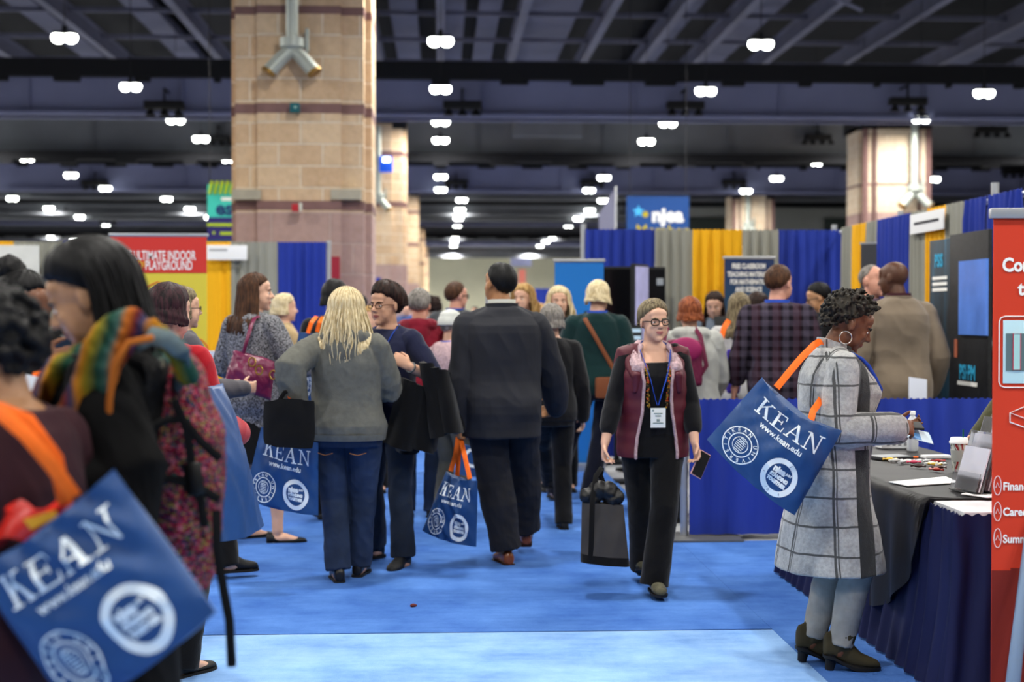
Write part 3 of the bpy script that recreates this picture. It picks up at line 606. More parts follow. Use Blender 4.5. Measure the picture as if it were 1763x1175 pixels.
class Person:
    def __init__(s, label, px, D, H=1.68, rz=0, lean=0, side=0, twist=0, head=(0, 0, 0), sw=1, ww=1, hw=1, dep=1, limb=1, belly=0, bust=0, skn='fair', L=None, R=None, LL=None, RL=None, hip=(0, 0), vox=.009, headk=1.0, group=None, jaw=1.0, x=None, lips=None, zoff=0, heels=False, shd=0, lc=.4, rc=.4, fem=True, neck=0):
        s.k = H / 1.70; s.H = H; s.lean, s.side, s.twist = lean, side, twist; s.sw, s.ww, s.hw, s.dep, s.limb, s.belly, s.bust = sw, ww, hw, dep, limb, belly, bust
        s.hip = V((hip[0], hip[1], 0)); s.vox = vox; s.hk = headk; s.jaw = jaw; s.skn = skn; s.lips = lips; s.fem = fem; s.neckfwd = neck
        s.rz = math.radians(rz); xx = x if x is not None else xw(px, D)
        s.o = empty('person', (xx, D, zoff), s.rz, label, 'person', group)
        s.W = Matrix.Translation((xx, D, zoff)) @ Matrix.Rotation(s.rz, 4, 'Z'); s.WI = s.W.inverted(); s.n = 0; s.heels = heels; s.seed = random.random()*40
        s.cv = {'L': lc, 'R': rc}
        # head frame
        o, Rm = s.sp(1.485); s.HR = Rm @ rot('Z', head[0]) @ rot('X', -head[1]) @ rot('Y', head[2])
        s.N = o; s.HC = o + Rm @ V((0, neck, 0)) + s.HR @ V((0, .018, .108))
        s.arm = {}
        for q, sd, t in (('L', -1, L), ('R', 1, R)):
            o, Rm = s.sp(1.395); sh = o + Rm @ V((sd*.160*sw, -.008, -.014-shd)); t = dict(t or {})
            w = t.get('w', (sd*(.17*sw + .085 + .02*(ww-1)), .05, .87)); w = s.loc(w)
            pole = V(t.get('pole', (sd*.35, -1, -.1))); el, w = s.ik(sh, w, .285, .25, pole)
            fd = (w - el).normalized(); hd = V(t.get('hd', fd)).normalized(); pn = V(t.get('palm', (-sd, 0, 0))); pn = (pn - hd*pn.dot(hd)).normalized()
            s.arm[q] = (sh, el, w, hd, pn, hd.cross(pn) if sd > 0 else pn.cross(hd), sd, t.get('curl', .4), t.get('hand', True))
        s.leg = {}
        for q, sd, t in (('L', -1, LL), ('R', 1, RL)):
            t = dict(t or {}); hp = V((sd*.088*hw, -.005, .90)) + s.hip; a = V(s.loc(t.get('a', (sd*.095, 0, .085)))) ; kn, a2 = s.ik(hp, a, .43, .405, V(t.get('pole', (sd*.1, 1, 0))))
            s.leg[q] = (hp, kn, a2, t.get('yaw', -sd*8), t.get('pitch', 0), sd)
    def loc(s, w):
        if isinstance(w, tuple) and w[0] == 'px': return (s.WI @ at(w[1], w[2], w[3])) / s.k
        return V(w)
    def ik(s, a, b, l1, l2, pole):
        d = b - a; L = d.length; mx = (l1+l2)*.998
        if L > mx: b = a + d*(mx/L); d = b - a; L = mx
        u = d / L; x = (l1*l1 - l2*l2 + L*L) / (2*L); h = math.sqrt(max(0, l1*l1 - x*x)); p = pole - u*pole.dot(u); p = p.normalized() if p.length > 1e-6 else V((0, 0, 1))
        return a + u*x + p*h, b
    def sp(s, z):
        o = V((0, 0, min(z, .95))) + s.hip; R = Matrix.Identity(3)
        if z > .95:
            n = 8; dz = (z - .95)/n
            for i in range(n):
                f = sst(((.95 + dz*(i+.5)) - .93)/.34); R = rot('Z', s.twist*f) @ rot('Y', s.side*f) @ rot('X', -s.lean*f); o = o + R @ V((0, 0, dz))
            f = sst((z-.93)/.34); R = rot('Z', s.twist*f) @ rot('Y', s.side*f) @ rot('X', -s.lean*f)
        return o, R
    def dims(s, z, d=0):
        wf = np.interp(z, [.9, 1.12, 1.32], [s.hw, s.ww, s.sw if s.sw < s.ww*1.1 else s.sw]); a = np.interp(z, ZK, AK)*(wf if z < 1.43 else 1 + (wf-1)*.4) + d; b = np.interp(z, ZK, BK)*(s.dep if z < 1.4 else 1) + d; return a, b, np.interp(z, ZK, YK)
    def ring(s, z, d=0, am=1, bm=1, n=36, e=2.3, fr=0):
        o, R = s.sp(z); a, b, yo = s.dims(z, d); a *= am; b *= bm; pts = []
        for j in range(n):
            t = 2*PI*j/n; c, q = math.cos(t), math.sin(t); x = a*math.copysign(abs(c)**(2/e), c); y = b*math.copysign(abs(q)**(2/e), q) + yo
            if q > 0:
                y += s.belly*math.exp(-((z-1.05)/.13)**2)*q*q
                if s.bust: y += s.bust*math.exp(-((z-1.27)/.075)**2)*q*(math.exp(-((abs(x)-.075)/.06)**2)*.8 + .3)
            elif s.fem: y -= .012*math.exp(-((z-.90)/.07)**2)*q*q*s.hw
            y += fr if q > 0 else 0
            pts.append((o + R @ V((x, y, 0)))*s.k)
        return pts
    def P(s, mb, pts): return [V(p)*s.k for p in pts]
    def hp(s, x, y, z): return (s.HC + s.HR @ (V((x, y, z))*s.hk))*s.k
    def world(s, p): return s.W @ V(p)
    def hand(s, m, q):
        sh, el, w, d, n, t, sd, curl, on = s.arm[q]; k = s.k; f = s.limb*.5 + .5
        m.tube([(w - d*.01)*k, (w + d*.03)*k, (w + d*.07)*k, (w + d*.093)*k], [(.026*k*f, .019*k*f), (.035*k*f, .018*k*f), (.041*k*f, .016*k*f), (.039*k, .012*k)], 14, up=n)
        for i, (off, L) in enumerate(((.031, .070), (.0105, .079), (-.0105, .073), (-.031, .057))):
            p = w + d*.088 + t*off; dd = (d + t*off*1.6).normalized(); pts = [p*k]; c = curl*(1 + .12*i)
            for a, fr in ((c*.9, .45), (c*1.25, .30), (c*.9, .25)): dd = Matrix.Rotation(a, 3, n.cross(dd).cross(V((0,0,0))) if False else dd.cross(n).normalized()) @ dd; p = p + dd*L*fr; pts.append(p*k)
            m.tube(pts, [.0088*k, .0086*k, .0078*k, .0066*k], 8)
        p = w + d*.022 + t*.026 + n*.004; dd = (t*.75 + d*.62 + n*.25).normalized(); pts = [p*k, (p + dd*.034)*k]; p = p + dd*.034; dd = (t*.25 + d*.8 + n*(.2 + curl*.5)).normalized(); pts += [(p + dd*.028)*k, (p + dd*.05)*k]
        m.tube(pts, [.0125*k, .011*k, .0098*k, .0078*k], 10)
    def headparts(s, m):
        h = s.hp; R = s.HR; k = s.k*s.hk
        def E(c, r, Rm=None, n=(20, 14)): m.ell(h(*c), tuple(x*k for x in r), R @ (Rm or Matrix.Identity(3)), n)
        j = s.jaw
        E((0, -.012, .028), (.074, .094, .083)); E((0, .022, -.025), (.065*j, .066, .086)); E((0, .028, -.070), (.054*j, .053, .040)); E((0, .066, -.094), (.022*j, .020, .019))
        E((0, .070, .026), (.050, .020, .013)); E((0, .058, .05), (.055, .028, .035))
        for q in (-1, 1):
            E((q*.036, .060, -.022), (.023, .021, .020)); E((q*.0105, .092, -.027), (.0095, .011, .008)); E((q*.031, .071, .003), (.0165, .010, .0115)); E((q*.040, .043, -.045), (.023, .030, .040))
            E((q*.078*(.5+.5*j), -.008, -.004), (.007, .019, .031), rot('Z', q*-20) @ rot('X', 10))
        m.tube([h(0, .081, .018), h(0, .093, -.004), h(0, .104, -.022)], [.0085*k, .0095*k, .0115*k], 10)
        E((0, .083, -.052), (.023, .010, .0065)); E((0, .081, -.063), (.020, .0105, .0075))
        m.tube([V(s.sp(1.43)[0] + V((0, -.004, 0)))*s.k, (s.N + V((0, s.neckfwd*.5, 0)))*s.k, h(0, -.012, -.06)], [.062*s.k, .056*s.k, .055*k], 20)
    def body(s, slim=.9):
        m = MB(); k = s.k
        m.loft([s.ring(z, -.008, slim, slim, 28) for z in (.80, .86, .93, 1.0, 1.08, 1.16, 1.24, 1.32, 1.38, 1.42)] + [s.ring(z, 0, .96, .96, 28) for z in (1.445, 1.475)])
        s.headparts(m)
        for q in 'LR':
            sh, el, w, d, n, t, sd, c, on = s.arm[q]; f = s.limb; o, Rm = s.sp(1.425)
            m.tube([(o + Rm @ V((sd*.06, -.012, .0)))*k, sh*k], [.045*k, .05*k], 14)
            mid = el*.55 + sh*.45; fm = el*.65 + w*.35
            m.tube([sh*k, mid*k, el*k, fm*k, w*k], [.050*k*f, .045*k*f, .036*k*f, .039*k*f, (.026*(f*.4+.6))*k], 16)
            if on: s.hand(m, q)
            hpj, kn, an, yaw, pit, sd = s.leg[q]
            m.tube([hpj*k, (hpj*.5 + kn*.5)*k, kn*k, (kn*.65 + an*.35 + V((0, -.012, 0)))*k, (kn*.2 + an*.8)*k, an*k], [.080*k*f, .068*k*f, .052*k*f, .054*k*f, .037*k*f, .036*k], 16)
            FR, base = s.foot(q)
            if not s.heels: m.tube([base + FR @ (V((0, -.03, .035))*k), base + FR @ (V((0, .05, .042))*k), base + FR @ (V((0, .14, .022))*k)], [(.032*k, .030*k), (.038*k, .030*k), (.036*k, .016*k)], 12, up=FR @ V((0, 0, 1)))
        mats = [skin(*SKN[s.skn])]; post = None
        if s.lips:
            mats.append(M('lips ' + s.lips, s.lips, .45, spec=.4))
            def post(me):
                n = len(me.polygons); c = np.empty(n*3); me.polygons.foreach_get('center', c); c = c.reshape(-1, 3)/s.k - np.array(s.HC); c = c @ np.array(s.HR)/s.hk
                msk = ((c[:, 0]/.023)**2 + ((c[:, 2]+.0575)/.0095)**2 < 1) & (c[:, 1] > .07); me.polygons.foreach_set('material_index', msk.astype(np.int32))
        return solid(m, 'body', mats, s.o, s.vox, 3, post=post)
    def foot(s, q):
        hpj, kn, an, yaw, pit, sd = s.leg[q]; R = rot('Z', yaw) @ rot('X', -pit); return R, (an*s.k + R @ (V((0, 0, -.085))*s.k))
    def eyes(s, iris='#3a2a1e', brow='brown', browm=None):
        wm = M('eye white', '#e4dfd8', .25, spec=.5); im = M('iris ' + iris, iris, .2, spec=.6); k = s.k*s.hk
        for q in (-1, 1):
            m = MB(); m.ell(s.hp(q*.031, .0738, .002), tuple(x*k for x in (.0135, .0085, .0062)), s.HR, (14, 10)); m.cur = 1; m.ell(s.hp(q*.031, .0795, .002), tuple(x*k for x in (.0056, .0038, .0058)), s.HR, (12, 8)); m.obj('eye', [wm, im], s.o)
            m = MB(); m.tube([s.hp(q*.013, .088, .020), s.hp(q*.031, .0865, .0255), s.hp(q*.048, .073, .020)], [.0035*k, .0042*k, .002*k], 8); m.obj('eyebrow', hairmat(*HAIRS[brow]), s.o)
    def glasses(s, mt, rim=.0022, w=.022, h=.017, lensm=None):
        k = s.k*s.hk; m = MB()
        for q in (-1, 1):
            pts = []
            for i in range(20):
                a = 2*PI*i/20; c, sn = math.cos(a), math.sin(a); x = w*math.copysign(abs(c)**.7, c); z = h*math.copysign(abs(sn)**.7, sn); pts.append(s.hp(q*.032 + x, .097 - .35*abs(q*.032+x)*.5, z + .002))
            m.tube(pts, rim*k, 6, closed=True)
            m.tube([s.hp(q*.054, .086, .006), s.hp(q*.073, .06, .008), s.hp(q*.077, 0, .006), s.hp(q*.076, -.012, -.006)], rim*k*1.1, 6)
        m.tube([s.hp(-.011, .096, .006), s.hp(0, .102, .009), s.hp(.011, .096, .006)], rim*k, 6)
        return m.obj('glasses', mt, s.o)
    # ---- clothes
    def top(s, name, mt, hem=.84, slv=1.0, d=.016, flare=0, fold=.006, fs=7, am=1, bm=1, neckz=1.468, cuff=0, sld=0, seed=None, post=None, neckw=.055, hood=False, shz=0, e=2.3, vox=None, only=None):
        m = MB(); k = s.k; zs = [z for z in list(np.linspace(hem, 1.40, 16)) + [1.42, 1.445] if z < neckz - .005] + [neckz]
        m.loft([s.ring(z, (d + flare*max(0, .95-z)) if z < 1.41 else (d*.8 if z < 1.46 else .010), am if z < 1.40 else 1, bm if z < 1.40 else 1, 40, e) for z in zs])
        for q in 'LR':
            if only and q != only: continue
            sh, el, w, hd, n, t, sd, c, on = s.arm[q]; f = s.limb; o, Rm = s.sp(1.42)
            m.tube([(o + Rm @ V((sd*neckw, -.012, .004)))*k, (sh*.55 + (o + Rm @ V((sd*neckw, -.012, 0)))*.45 + V((0, 0, .006)))*k, (sh + Rm @ V((sd*.005, 0, -.002+shz)))*k], [(.040+d*.6)*k, (.043+d*.65)*k, (.049*f+d*.7)*k], 18)
            if slv <= 0: continue
            pts = [sh, sh*.6 + el*.4, sh*.15 + el*.85, el, el*.75 + w*.25, el*.4 + w*.6, w + hd*.012]; rr = [.054*f, .051*f, .044*f, .043*f, .046*f, .040*f, .033]; ex = [d, d+sld*.5, d+sld, d+sld, d+sld, d+sld, d+sld*.5+cuff]
            nn = max(3, int(round(2 + slv*5))); m.tube([p*k for p in pts[:nn]], [(r+x)*k for r, x in zip(rr[:nn], ex[:nn])], 20, rnd=True)
        if hood:
            o, R = s.sp(1.43); 
            for q in range(-4, 5):
                a = q*.33; c = o + R @ V((.10*math.sin(a), -.075*math.cos(a) - .035, .02 - .01*abs(q)*.3)); m.ell(c*k, (.055*k, .05*k, .05*k))
            m.ell((o + R @ V((0, -.125, -.06)))*k, (.10*k, .045*k, .10*k))
        return solid(m, name, mt, s.o, vox or s.vox, 4, (fold*k, fs, .75) if fold else None, s.seed if seed is None else seed, post)
    def vest(s, name, mt, lining, hem, d=.03, op=(lambda z: .45), n=60, th=.02, flare=.0):
        zs = np.linspace(hem, 1.455, 34); m = MB()
        def fn(u, v):
            z = hem + (1.455-hem)*v; A = op(z); t = PI/2 + A + (2*PI - 2*A)*u; o, R = s.sp(z); a, b, yo = s.dims(z, d + flare*max(0, .95-z) if z < 1.40 else d*.8); e = 2.3; c, q = math.cos(t), math.sin(t)
            x = a*math.copysign(abs(c)**(2/e), c); y = b*math.copysign(abs(q)**(2/e), q) + yo + (s.belly*math.exp(-((z-1.05)/.13)**2)*q*q + s.bust*.8*math.exp(-((z-1.27)/.09)**2)*q if q > 0 else 0)
            pf = .0014*math.sin(z*70); rr = 1 + pf/.15 + .012*noise.noise(V((x*14, y*14, z*9)))
            return (o + R @ V((x*rr, y*rr, 0)))*s.k
        m.grid(fn, n, 44, th*s.k); return m.obj(name, mt, s.o, smooth=80), fn
    def pants(s, mt, d=.012, thigh=1.0, knee=1.0, hemr=.055, top=1.0, fold=.005, hemz=0, name='trousers', fs=8, legz=.045):
        m = MB(); k = s.k; m.loft([s.ring(z, d if z < .95 else d*.2, 1, 1, 36) for z in (.80, .84, .89, .93, .96, top)])
        for q in 'LR':
            hpj, kn, an, yaw, pit, sd = s.leg[q]; f = s.limb; u = (an-kn).normalized(); end = an + u*(legz-.0+hemz)
            a = [hpj + V((0, 0, .0)), hpj*.7 + kn*.3, hpj*.35 + kn*.65, kn, kn*.65 + an*.35 + V((0, -.008, 0)), kn*.25 + an*.75, end]
            r = [.086*f*thigh, .080*f*thigh, .068*f*thigh, .058*f*knee, .058*f*knee, (hemr*.7 + .058*.3*knee), hemr]
            m.tube([p*k for p in a], [(x+d)*k for x in r[:-1]] + [(hemr+d)*k], 22, rnd=False)
        return solid(m, name, mt, s.o, s.vox, 4, (fold*k, fs, .9), s.seed + 3)
    def skirt(s, mt, z0, z1=1.03, d=.016, flare=.05, fold=.008, name='skirt'):
        m = MB(); m.loft([s.ring(z, d + flare*max(0, .9-z), 1, 1, 44) for z in np.linspace(z0, z1, 14)]); return solid(m, name, mt, s.o, s.vox, 3, (fold*s.k, 6, .3), s.seed)
    def shoes(s, mt, kind='flat', solem=None, qs='LR'):
        solem = solem or M('dark shoe sole', '#15130f', .7)
        for q in qs:
            R, b = s.foot(q); k = s.k; m = MB(); lift = .055 if kind == 'heel' else 0
            def zz(y): return lift*sst((.075 - y)/.13)
            ys = [-.072, -.06, -.03, .02, .06, .10, .14, .172, .186]; wd = [.018, .030, .034, .034, .040, .045, .043, .030, .012]
            hh = dict(flat=[.045, .058, .058, .030, .026, .028, .032, .026, .012], sneaker=[.06, .085, .088, .085, .07, .056, .048, .038, .02], dress=[.055, .075, .078, .076, .066, .052, .044, .034, .018], boot=[.07, .10, .11, .11, .085, .06, .05, .04, .02], heel=[.08, .105, .12, .13, .105, .066, .048, .034, .016])[kind]
            rings = []
            for y, w0, h0 in zip(ys, wd, hh):
                r = []
                for j in range(16):
                    t = 2*PI*j/16; c, q2 = math.cos(t), math.sin(t); x = w0*math.copysign(abs(c)**.75, c); z = h0*.5 + h0*.5*math.copysign(abs(q2)**.75, q2); r.append(b + R @ (V((x*(1 if q2 < 0 else 1 - .25*q2), y, z + .012 + zz(y)))*k))
                rings.append(r)
            m.loft(rings)
            if kind in ('boot', 'heel'):
                hpj, kn, an, *_ = s.leg[q]; u = (kn-an).normalized(); m.tube([b + R @ (V((0, -.012, .07+lift))*k), (an + u*(.02+lift*.4))*k, (an + u*(.06+lift*.6))*k], [.050*k, .056*k, .060*k], 16, rnd=False)
            o = solid(m, 'shoe', mt, s.o, min(s.vox, .007), 2)
            sm = MB(); vs = []
            out = []
            for y, w0 in zip(ys, wd): out.append((w0 + .003, y))
            top_ = [b + R @ (V((x, y, zz(y) + .016))*k) for x, y in out] + [b + R @ (V((-x, y, zz(y) + .016))*k) for x, y in reversed(out)]
            bot_ = [b + R @ (V((x, y, zz(y) + .002))*k) for x, y in out] + [b + R @ (V((-x, y, zz(y) + .002))*k) for x, y in reversed(out)]
            sm.loft([bot_, top_]); 
            if kind == 'heel': sm.tube([b + R @ (V((0, -.045, .002))*k), b + R @ (V((0, -.04, .03))*k), b + R @ (V((0, -.035, lift+.02))*k)], [(.019*k, .02*k), (.021*k, .024*k), (.028*k, .03*k)], 14, rnd=False)
            elif kind in ('dress', 'boot'): sm.box(b + R @ (V((0, -.035, .010))*k), (.06*k, .07*k, .02*k), R=R)
            sm.obj('sole', solem, o)
    # ---- hair
    def capr(s, az, el, th, line, seed=0, groove=.003, crown=0):
        "point of the hair cap; az from the front (0) round to the back (180), degrees, signed"
        A = abs(az); te = np.interp(A, [0, 35, 60, 82, 100, 125, 180], line) + 5*noise.noise(V((az*.09, seed, 2))) + 3*noise.noise(V((az*.3, seed, 7))); msk = sst((el - te + 4)/11)
        g = groove*noise.noise(V((az*.16, el*.02, seed))) + groove*.6*noise.noise(V((az*.5, el*.03, seed+5)))
        r = .84 + .16*msk + (th*(.5 + .5*sst((el - te)/38))*(1 + crown*math.sin(math.radians(max(0, el)))) + g)/.085*msk; c = math.cos(math.radians(el)); a = math.radians(az)
        return s.hp(.0765*r*c*math.sin(a), -.012 + .0965*r*c*math.cos(a), .028 + .086*r*math.sin(math.radians(el)))
    LINE = [38, 36, 26, 2, -22, -42, -52]
    def cap(s, mt, th=.012, line=None, name='hair', groove=.003, crown=.2, n=(72, 40)):
        line = line or s.LINE; m = MB(); nu, nv = n; rings = []
        for i in range(nv+1):
            el = -62 + 151.9*i/nv; rings.append([s.capr(-180 + 360*j/nu, el, th, line, s.seed, groove, crown) for j in range(nu)])
        m.loft(rings); return m.obj(name, mt, s.o, smooth=180)
    def push(s, p, mg=.02):
        "keep a point of hair or cloth outside the torso"
        q = V(p)/s.k; z = q.z
        for _ in range(3):
            o, R = s.sp(z); l = R.transposed() @ (q - o); z += l.z*.9
        if z > 1.44 or z < .7: return V(p)
        a, b, yo = s.dims(z, mg); l.y -= yo; wx = max(a, .19*s.sw if z > 1.33 else a); e = math.sqrt((l.x/wx)**2 + (l.y/b)**2)
        if e < 1 and e > 1e-4:
            l.y = math.copysign(b*math.sqrt(max(0, 1 - (l.x/wx)**2)), l.y) if abs(l.x) < wx*.93 else l.y
            l.y += yo; l.z = 0; return (o + R @ l)*s.k
        return V(p)
    def hpath(s, az, th, L, spread=.0, fwd=0, wave=0, seed=0, el0=78, n=12, elh=-5, face=0):
        line = [-90]*7; pts = [s.capr(az, el, th, line, seed, 0) for el in np.linspace(el0, elh, 6)]
        p = pts[-1]; out = (s.HR @ V((math.sin(math.radians(az)), math.cos(math.radians(az)), 0))); out.z = 0
        for i in range(1, n+1):
            t = i/n; q = p + out*(spread*math.sin(PI*min(1, t*1.0)*.6)*s.k) + V((0, fwd*t, -L*t))*s.k
            if wave: q += V((wave*math.sin(t*11 + seed*3), wave*math.cos(t*9 + seed*5), 0))*s.k*t
            pts.append(s.push(q, .025))
        return pts
    def shell(s, mt, th=.022, L=.25, A=(70, 290), spread=.02, wave=.003, name='hair_length', fwd=0, tip=.4, grv=.006):
        m = MB(); nu = 70; cols = []
        for j in range(nu+1):
            az = A[0] + (A[1]-A[0])*j/nu; sd = noise.noise(V((j*.35, s.seed, 0))); g = grv*sd + grv*.7*noise.noise(V((j*.9, s.seed, 3)))
            cols.append(s.hpath(az, th + g, L*(1 + .12*sd), spread, fwd, wave, s.seed + j*.07))
        nv = len(cols[0]) - 1
        m.grid(lambda u, v: cols[int(round(u*nu))][int(round(v*nv))], nu, nv, .018*s.k); return m.obj(name, mt, s.o, smooth=180)
    def strands(s, mt, count, th, L, A, spread, fwd=0, wave=.01, r=.004, name='hair_strands', el0=(40, 85), Lv=.25, bias=None):
        m = MB()
        for i in range(count):
            az = random.uniform(*A); pts = s.hpath(az, th + random.uniform(-.004, .008), L*random.uniform(1-Lv, 1+Lv*.5), spread*random.uniform(.3, 1.3), fwd, wave*random.uniform(.2, 1), random.random()*9, random.uniform(*el0))
            nn = len(pts); m.tube(pts, [(r*s.k*(.5 + .8*min(1, q/5))*(1 if q < nn-3 else (nn-q)/4), r*.5*s.k) for q in range(nn)], 5)
        return m.obj(name, mt, s.o, smooth=180)
    def curls(s, mt, th=.035, count=420, r=(.008, .014), line=None, name='hair'):
        m = MB(); line = line or s.LINE
        rings = [[s.capr(-180 + 7.5*j, -62 + 7.595*i, th*.6, line, s.seed, .004, .25) for j in range(48)] for i in range(21)]; m.loft(rings)
        for i in range(count):
            el = math.degrees(math.asin(random.uniform(-.75, 1))); az = random.uniform(-180, 180)
            if el < np.interp(abs(az), [0, 35, 60, 82, 100, 125, 180], line) + 1: continue
            m.ell(s.capr(az, el, th*random.uniform(.55, 1.1), [-90]*7, 0, 0, .25), random.uniform(*r)*s.k, None, (8, 6))
        return solid(m, name, mt, s.o, .0045, 1)
    # ---- small worn things
    def collar(s, mt, z=1.468, r=(.070, .068), th=.012, h=.03, name='collar', tilt=.0):
        m = MB(); o, R = s.sp(z); 
        def fn(u, v): a = 2*PI*u; return (o + R @ V((r[0]*math.cos(a), -.008 + r[1]*math.sin(a), -h/2 + h*v - tilt*math.sin(a))))*s.k
        m.grid(fn, 36, 4, th*s.k); return m.obj(name, mt, s.o)
    def front(s, x, z, mg=.03):
        o, R = s.sp(z); a, b, yo = s.dims(z, mg); e = 2.3; y = b*max(0, 1 - min(1, abs(x)/a)**e)**(1/e) + yo + s.belly*math.exp(-((z-1.05)/.13)**2) + s.bust*math.exp(-((z-1.27)/.075)**2)*.8
        return (o + R @ V((x, y, 0)))*s.k
    def lanyard(s, mt, zb=1.13, badge=True, mg=.03, w=.008):
        m = MB(); k = s.k; o, R = s.sp(1.46)
        for q in (-1, 1):
            pts = [(o + R @ V((0, -.078, .012)))*k, (o + R @ V((q*.058, -.045, .015)))*k, (o + R @ V((q*.078, .015, .0)))*k] + [s.front(q*.085*(1-t) + q*.004, 1.425 - (1.425-zb)*t, mg) for t in (.0, .12, .3, .5, .75, 1)]
            m.tube(pts, [(w*k, .0025*k)]*len(pts), 8, rnd=False)
        r = m.obj('lanyard', mt, s.o)
        if badge:
            c = s.front(0, zb - .075, mg + .012); b = MB(); Rm = s.sp(1.1)[1]; b.box(c, (.088*k, .004*k, .115*k), R=Rm, bev=.002); b.obj('name_badge', M('white badge card', '#dfe3e2', .5), s.o); p = MB()
            for zz_, ww_ in ((.025, .05), (.012, .035), (-.01, .018), (-.018, .018), (-.03, .06)): p.box(c + Rm @ (V((0, .0035, zz_))*k), (ww_*k, .002, .006*k), R=Rm)
            p.ell(c + Rm @ (V((.03, .003, .043))*k), (.006*k, .002, .006*k)); p.obj('badge_print', M('badge print', '#7d8f90', .7), s.o)
        return r
LAN = M('blue lanyard ribbon', '#2a4fb8', .7)
# ------------------------------------------------------------------ tote bags
KEAN = dict(
 K=(.95, [[(.12,0),(.27,0),(.27,1),(.12,1)],[(0,0),(.39,0),(.39,.07),(0,.07)],[(0,.93),(.39,.93),(.39,1),(0,1)],[(.27,.38),(.74,.96),(.65,.96),(.27,.49)],[(.40,.60),(.51,.71),(.87,.04),(.68,.04)],[(.56,.93),(.86,.93),(.86,1),(.56,1)],[(.59,0),(.95,0),(.95,.07),(.59,.07)]]),
 E=(.80, [[(.12,0),(.27,0),(.27,1),(.12,1)],[(0,0),(.76,0),(.76,.07),(0,.07)],[(0,.93),(.72,.93),(.72,1),(0,1)],[(.27,.47),(.56,.47),(.56,.54),(.27,.54)],[(.52,.38),(.58,.38),(.58,.63),(.52,.63)],[(.70,.07),(.76,.07),(.80,.30),(.75,.30)],[(.66,.93),(.72,.93),(.74,.72),(.69,.72)]]),
 A=(.98, [[(.11,.04),(.19,.04),(.52,.98),(.45,.98)],[(.42,1.02),(.56,1.02),(.90,.04),(.72,.04)],[(.27,.32),(.70,.32),(.68,.39),(.30,.39)],[(0,0),(.30,0),(.30,.07),(0,.07)],[(.60,0),(1.0,0),(1.0,.07),(.60,.07)]]),
 N=(1.0, [[(.15,0),(.22,0),(.22,.98),(.15,.98)],[(.08,1),(.26,1),(.88,0),(.78,0)],[(.78,0),(.86,0),(.86,.98),(.78,.98)],[(0,0),(.36,0),(.36,.07),(0,.07)],[(.0,.93),(.26,.93),(.26,1),(0,1)],[(.66,.93),(1.0,.93),(1.0,1),(.66,1)]]))
def kean2d(cx, cy, h, gap=.10):
    tot = sum(KEAN[c][0] for c in 'KEAN')*h + 3*gap*h; x = cx - tot/2; out = []
    for c in 'KEAN':
        for pl in KEAN[c][1]: out.append(poly2d([(x + px*h, cy - h/2 + py*h) for px, py in pl], .012))
        x += KEAN[c][0]*h + gap*h
    return out
tote_m = M('blue polypropylene tote cloth', '#1d4377', .5, spec=.35, var=.1, vs=8, bump=.3, bs=25)
print_m = M('white screen print', '#dfe8ee', .65)
orange_m = M('orange webbing', '#f26a12', .7, var=.06, vs=60)
_art = {}
def seal2d(R):
    a = [ring2d(0, 0, .94*R, R), ring2d(0, 0, .60*R, .66*R), ring2d(0, 0, .40*R, .44*R)] + arctext('KEAN UNIVERSITY', .80*R, .27*R, math.radians(155), math.radians(-185), .004*R)
    for i in range(-3, 4): a.append(rect2d(.0, i*.11*R, .55*R*math.sqrt(max(.1, 1 - (i/4)**2)), .045*R))
    a.append(poly2d([(-.2*R, .1*R), (0, .28*R), (.2*R, .1*R), (0, .2*R)], .02)); return a
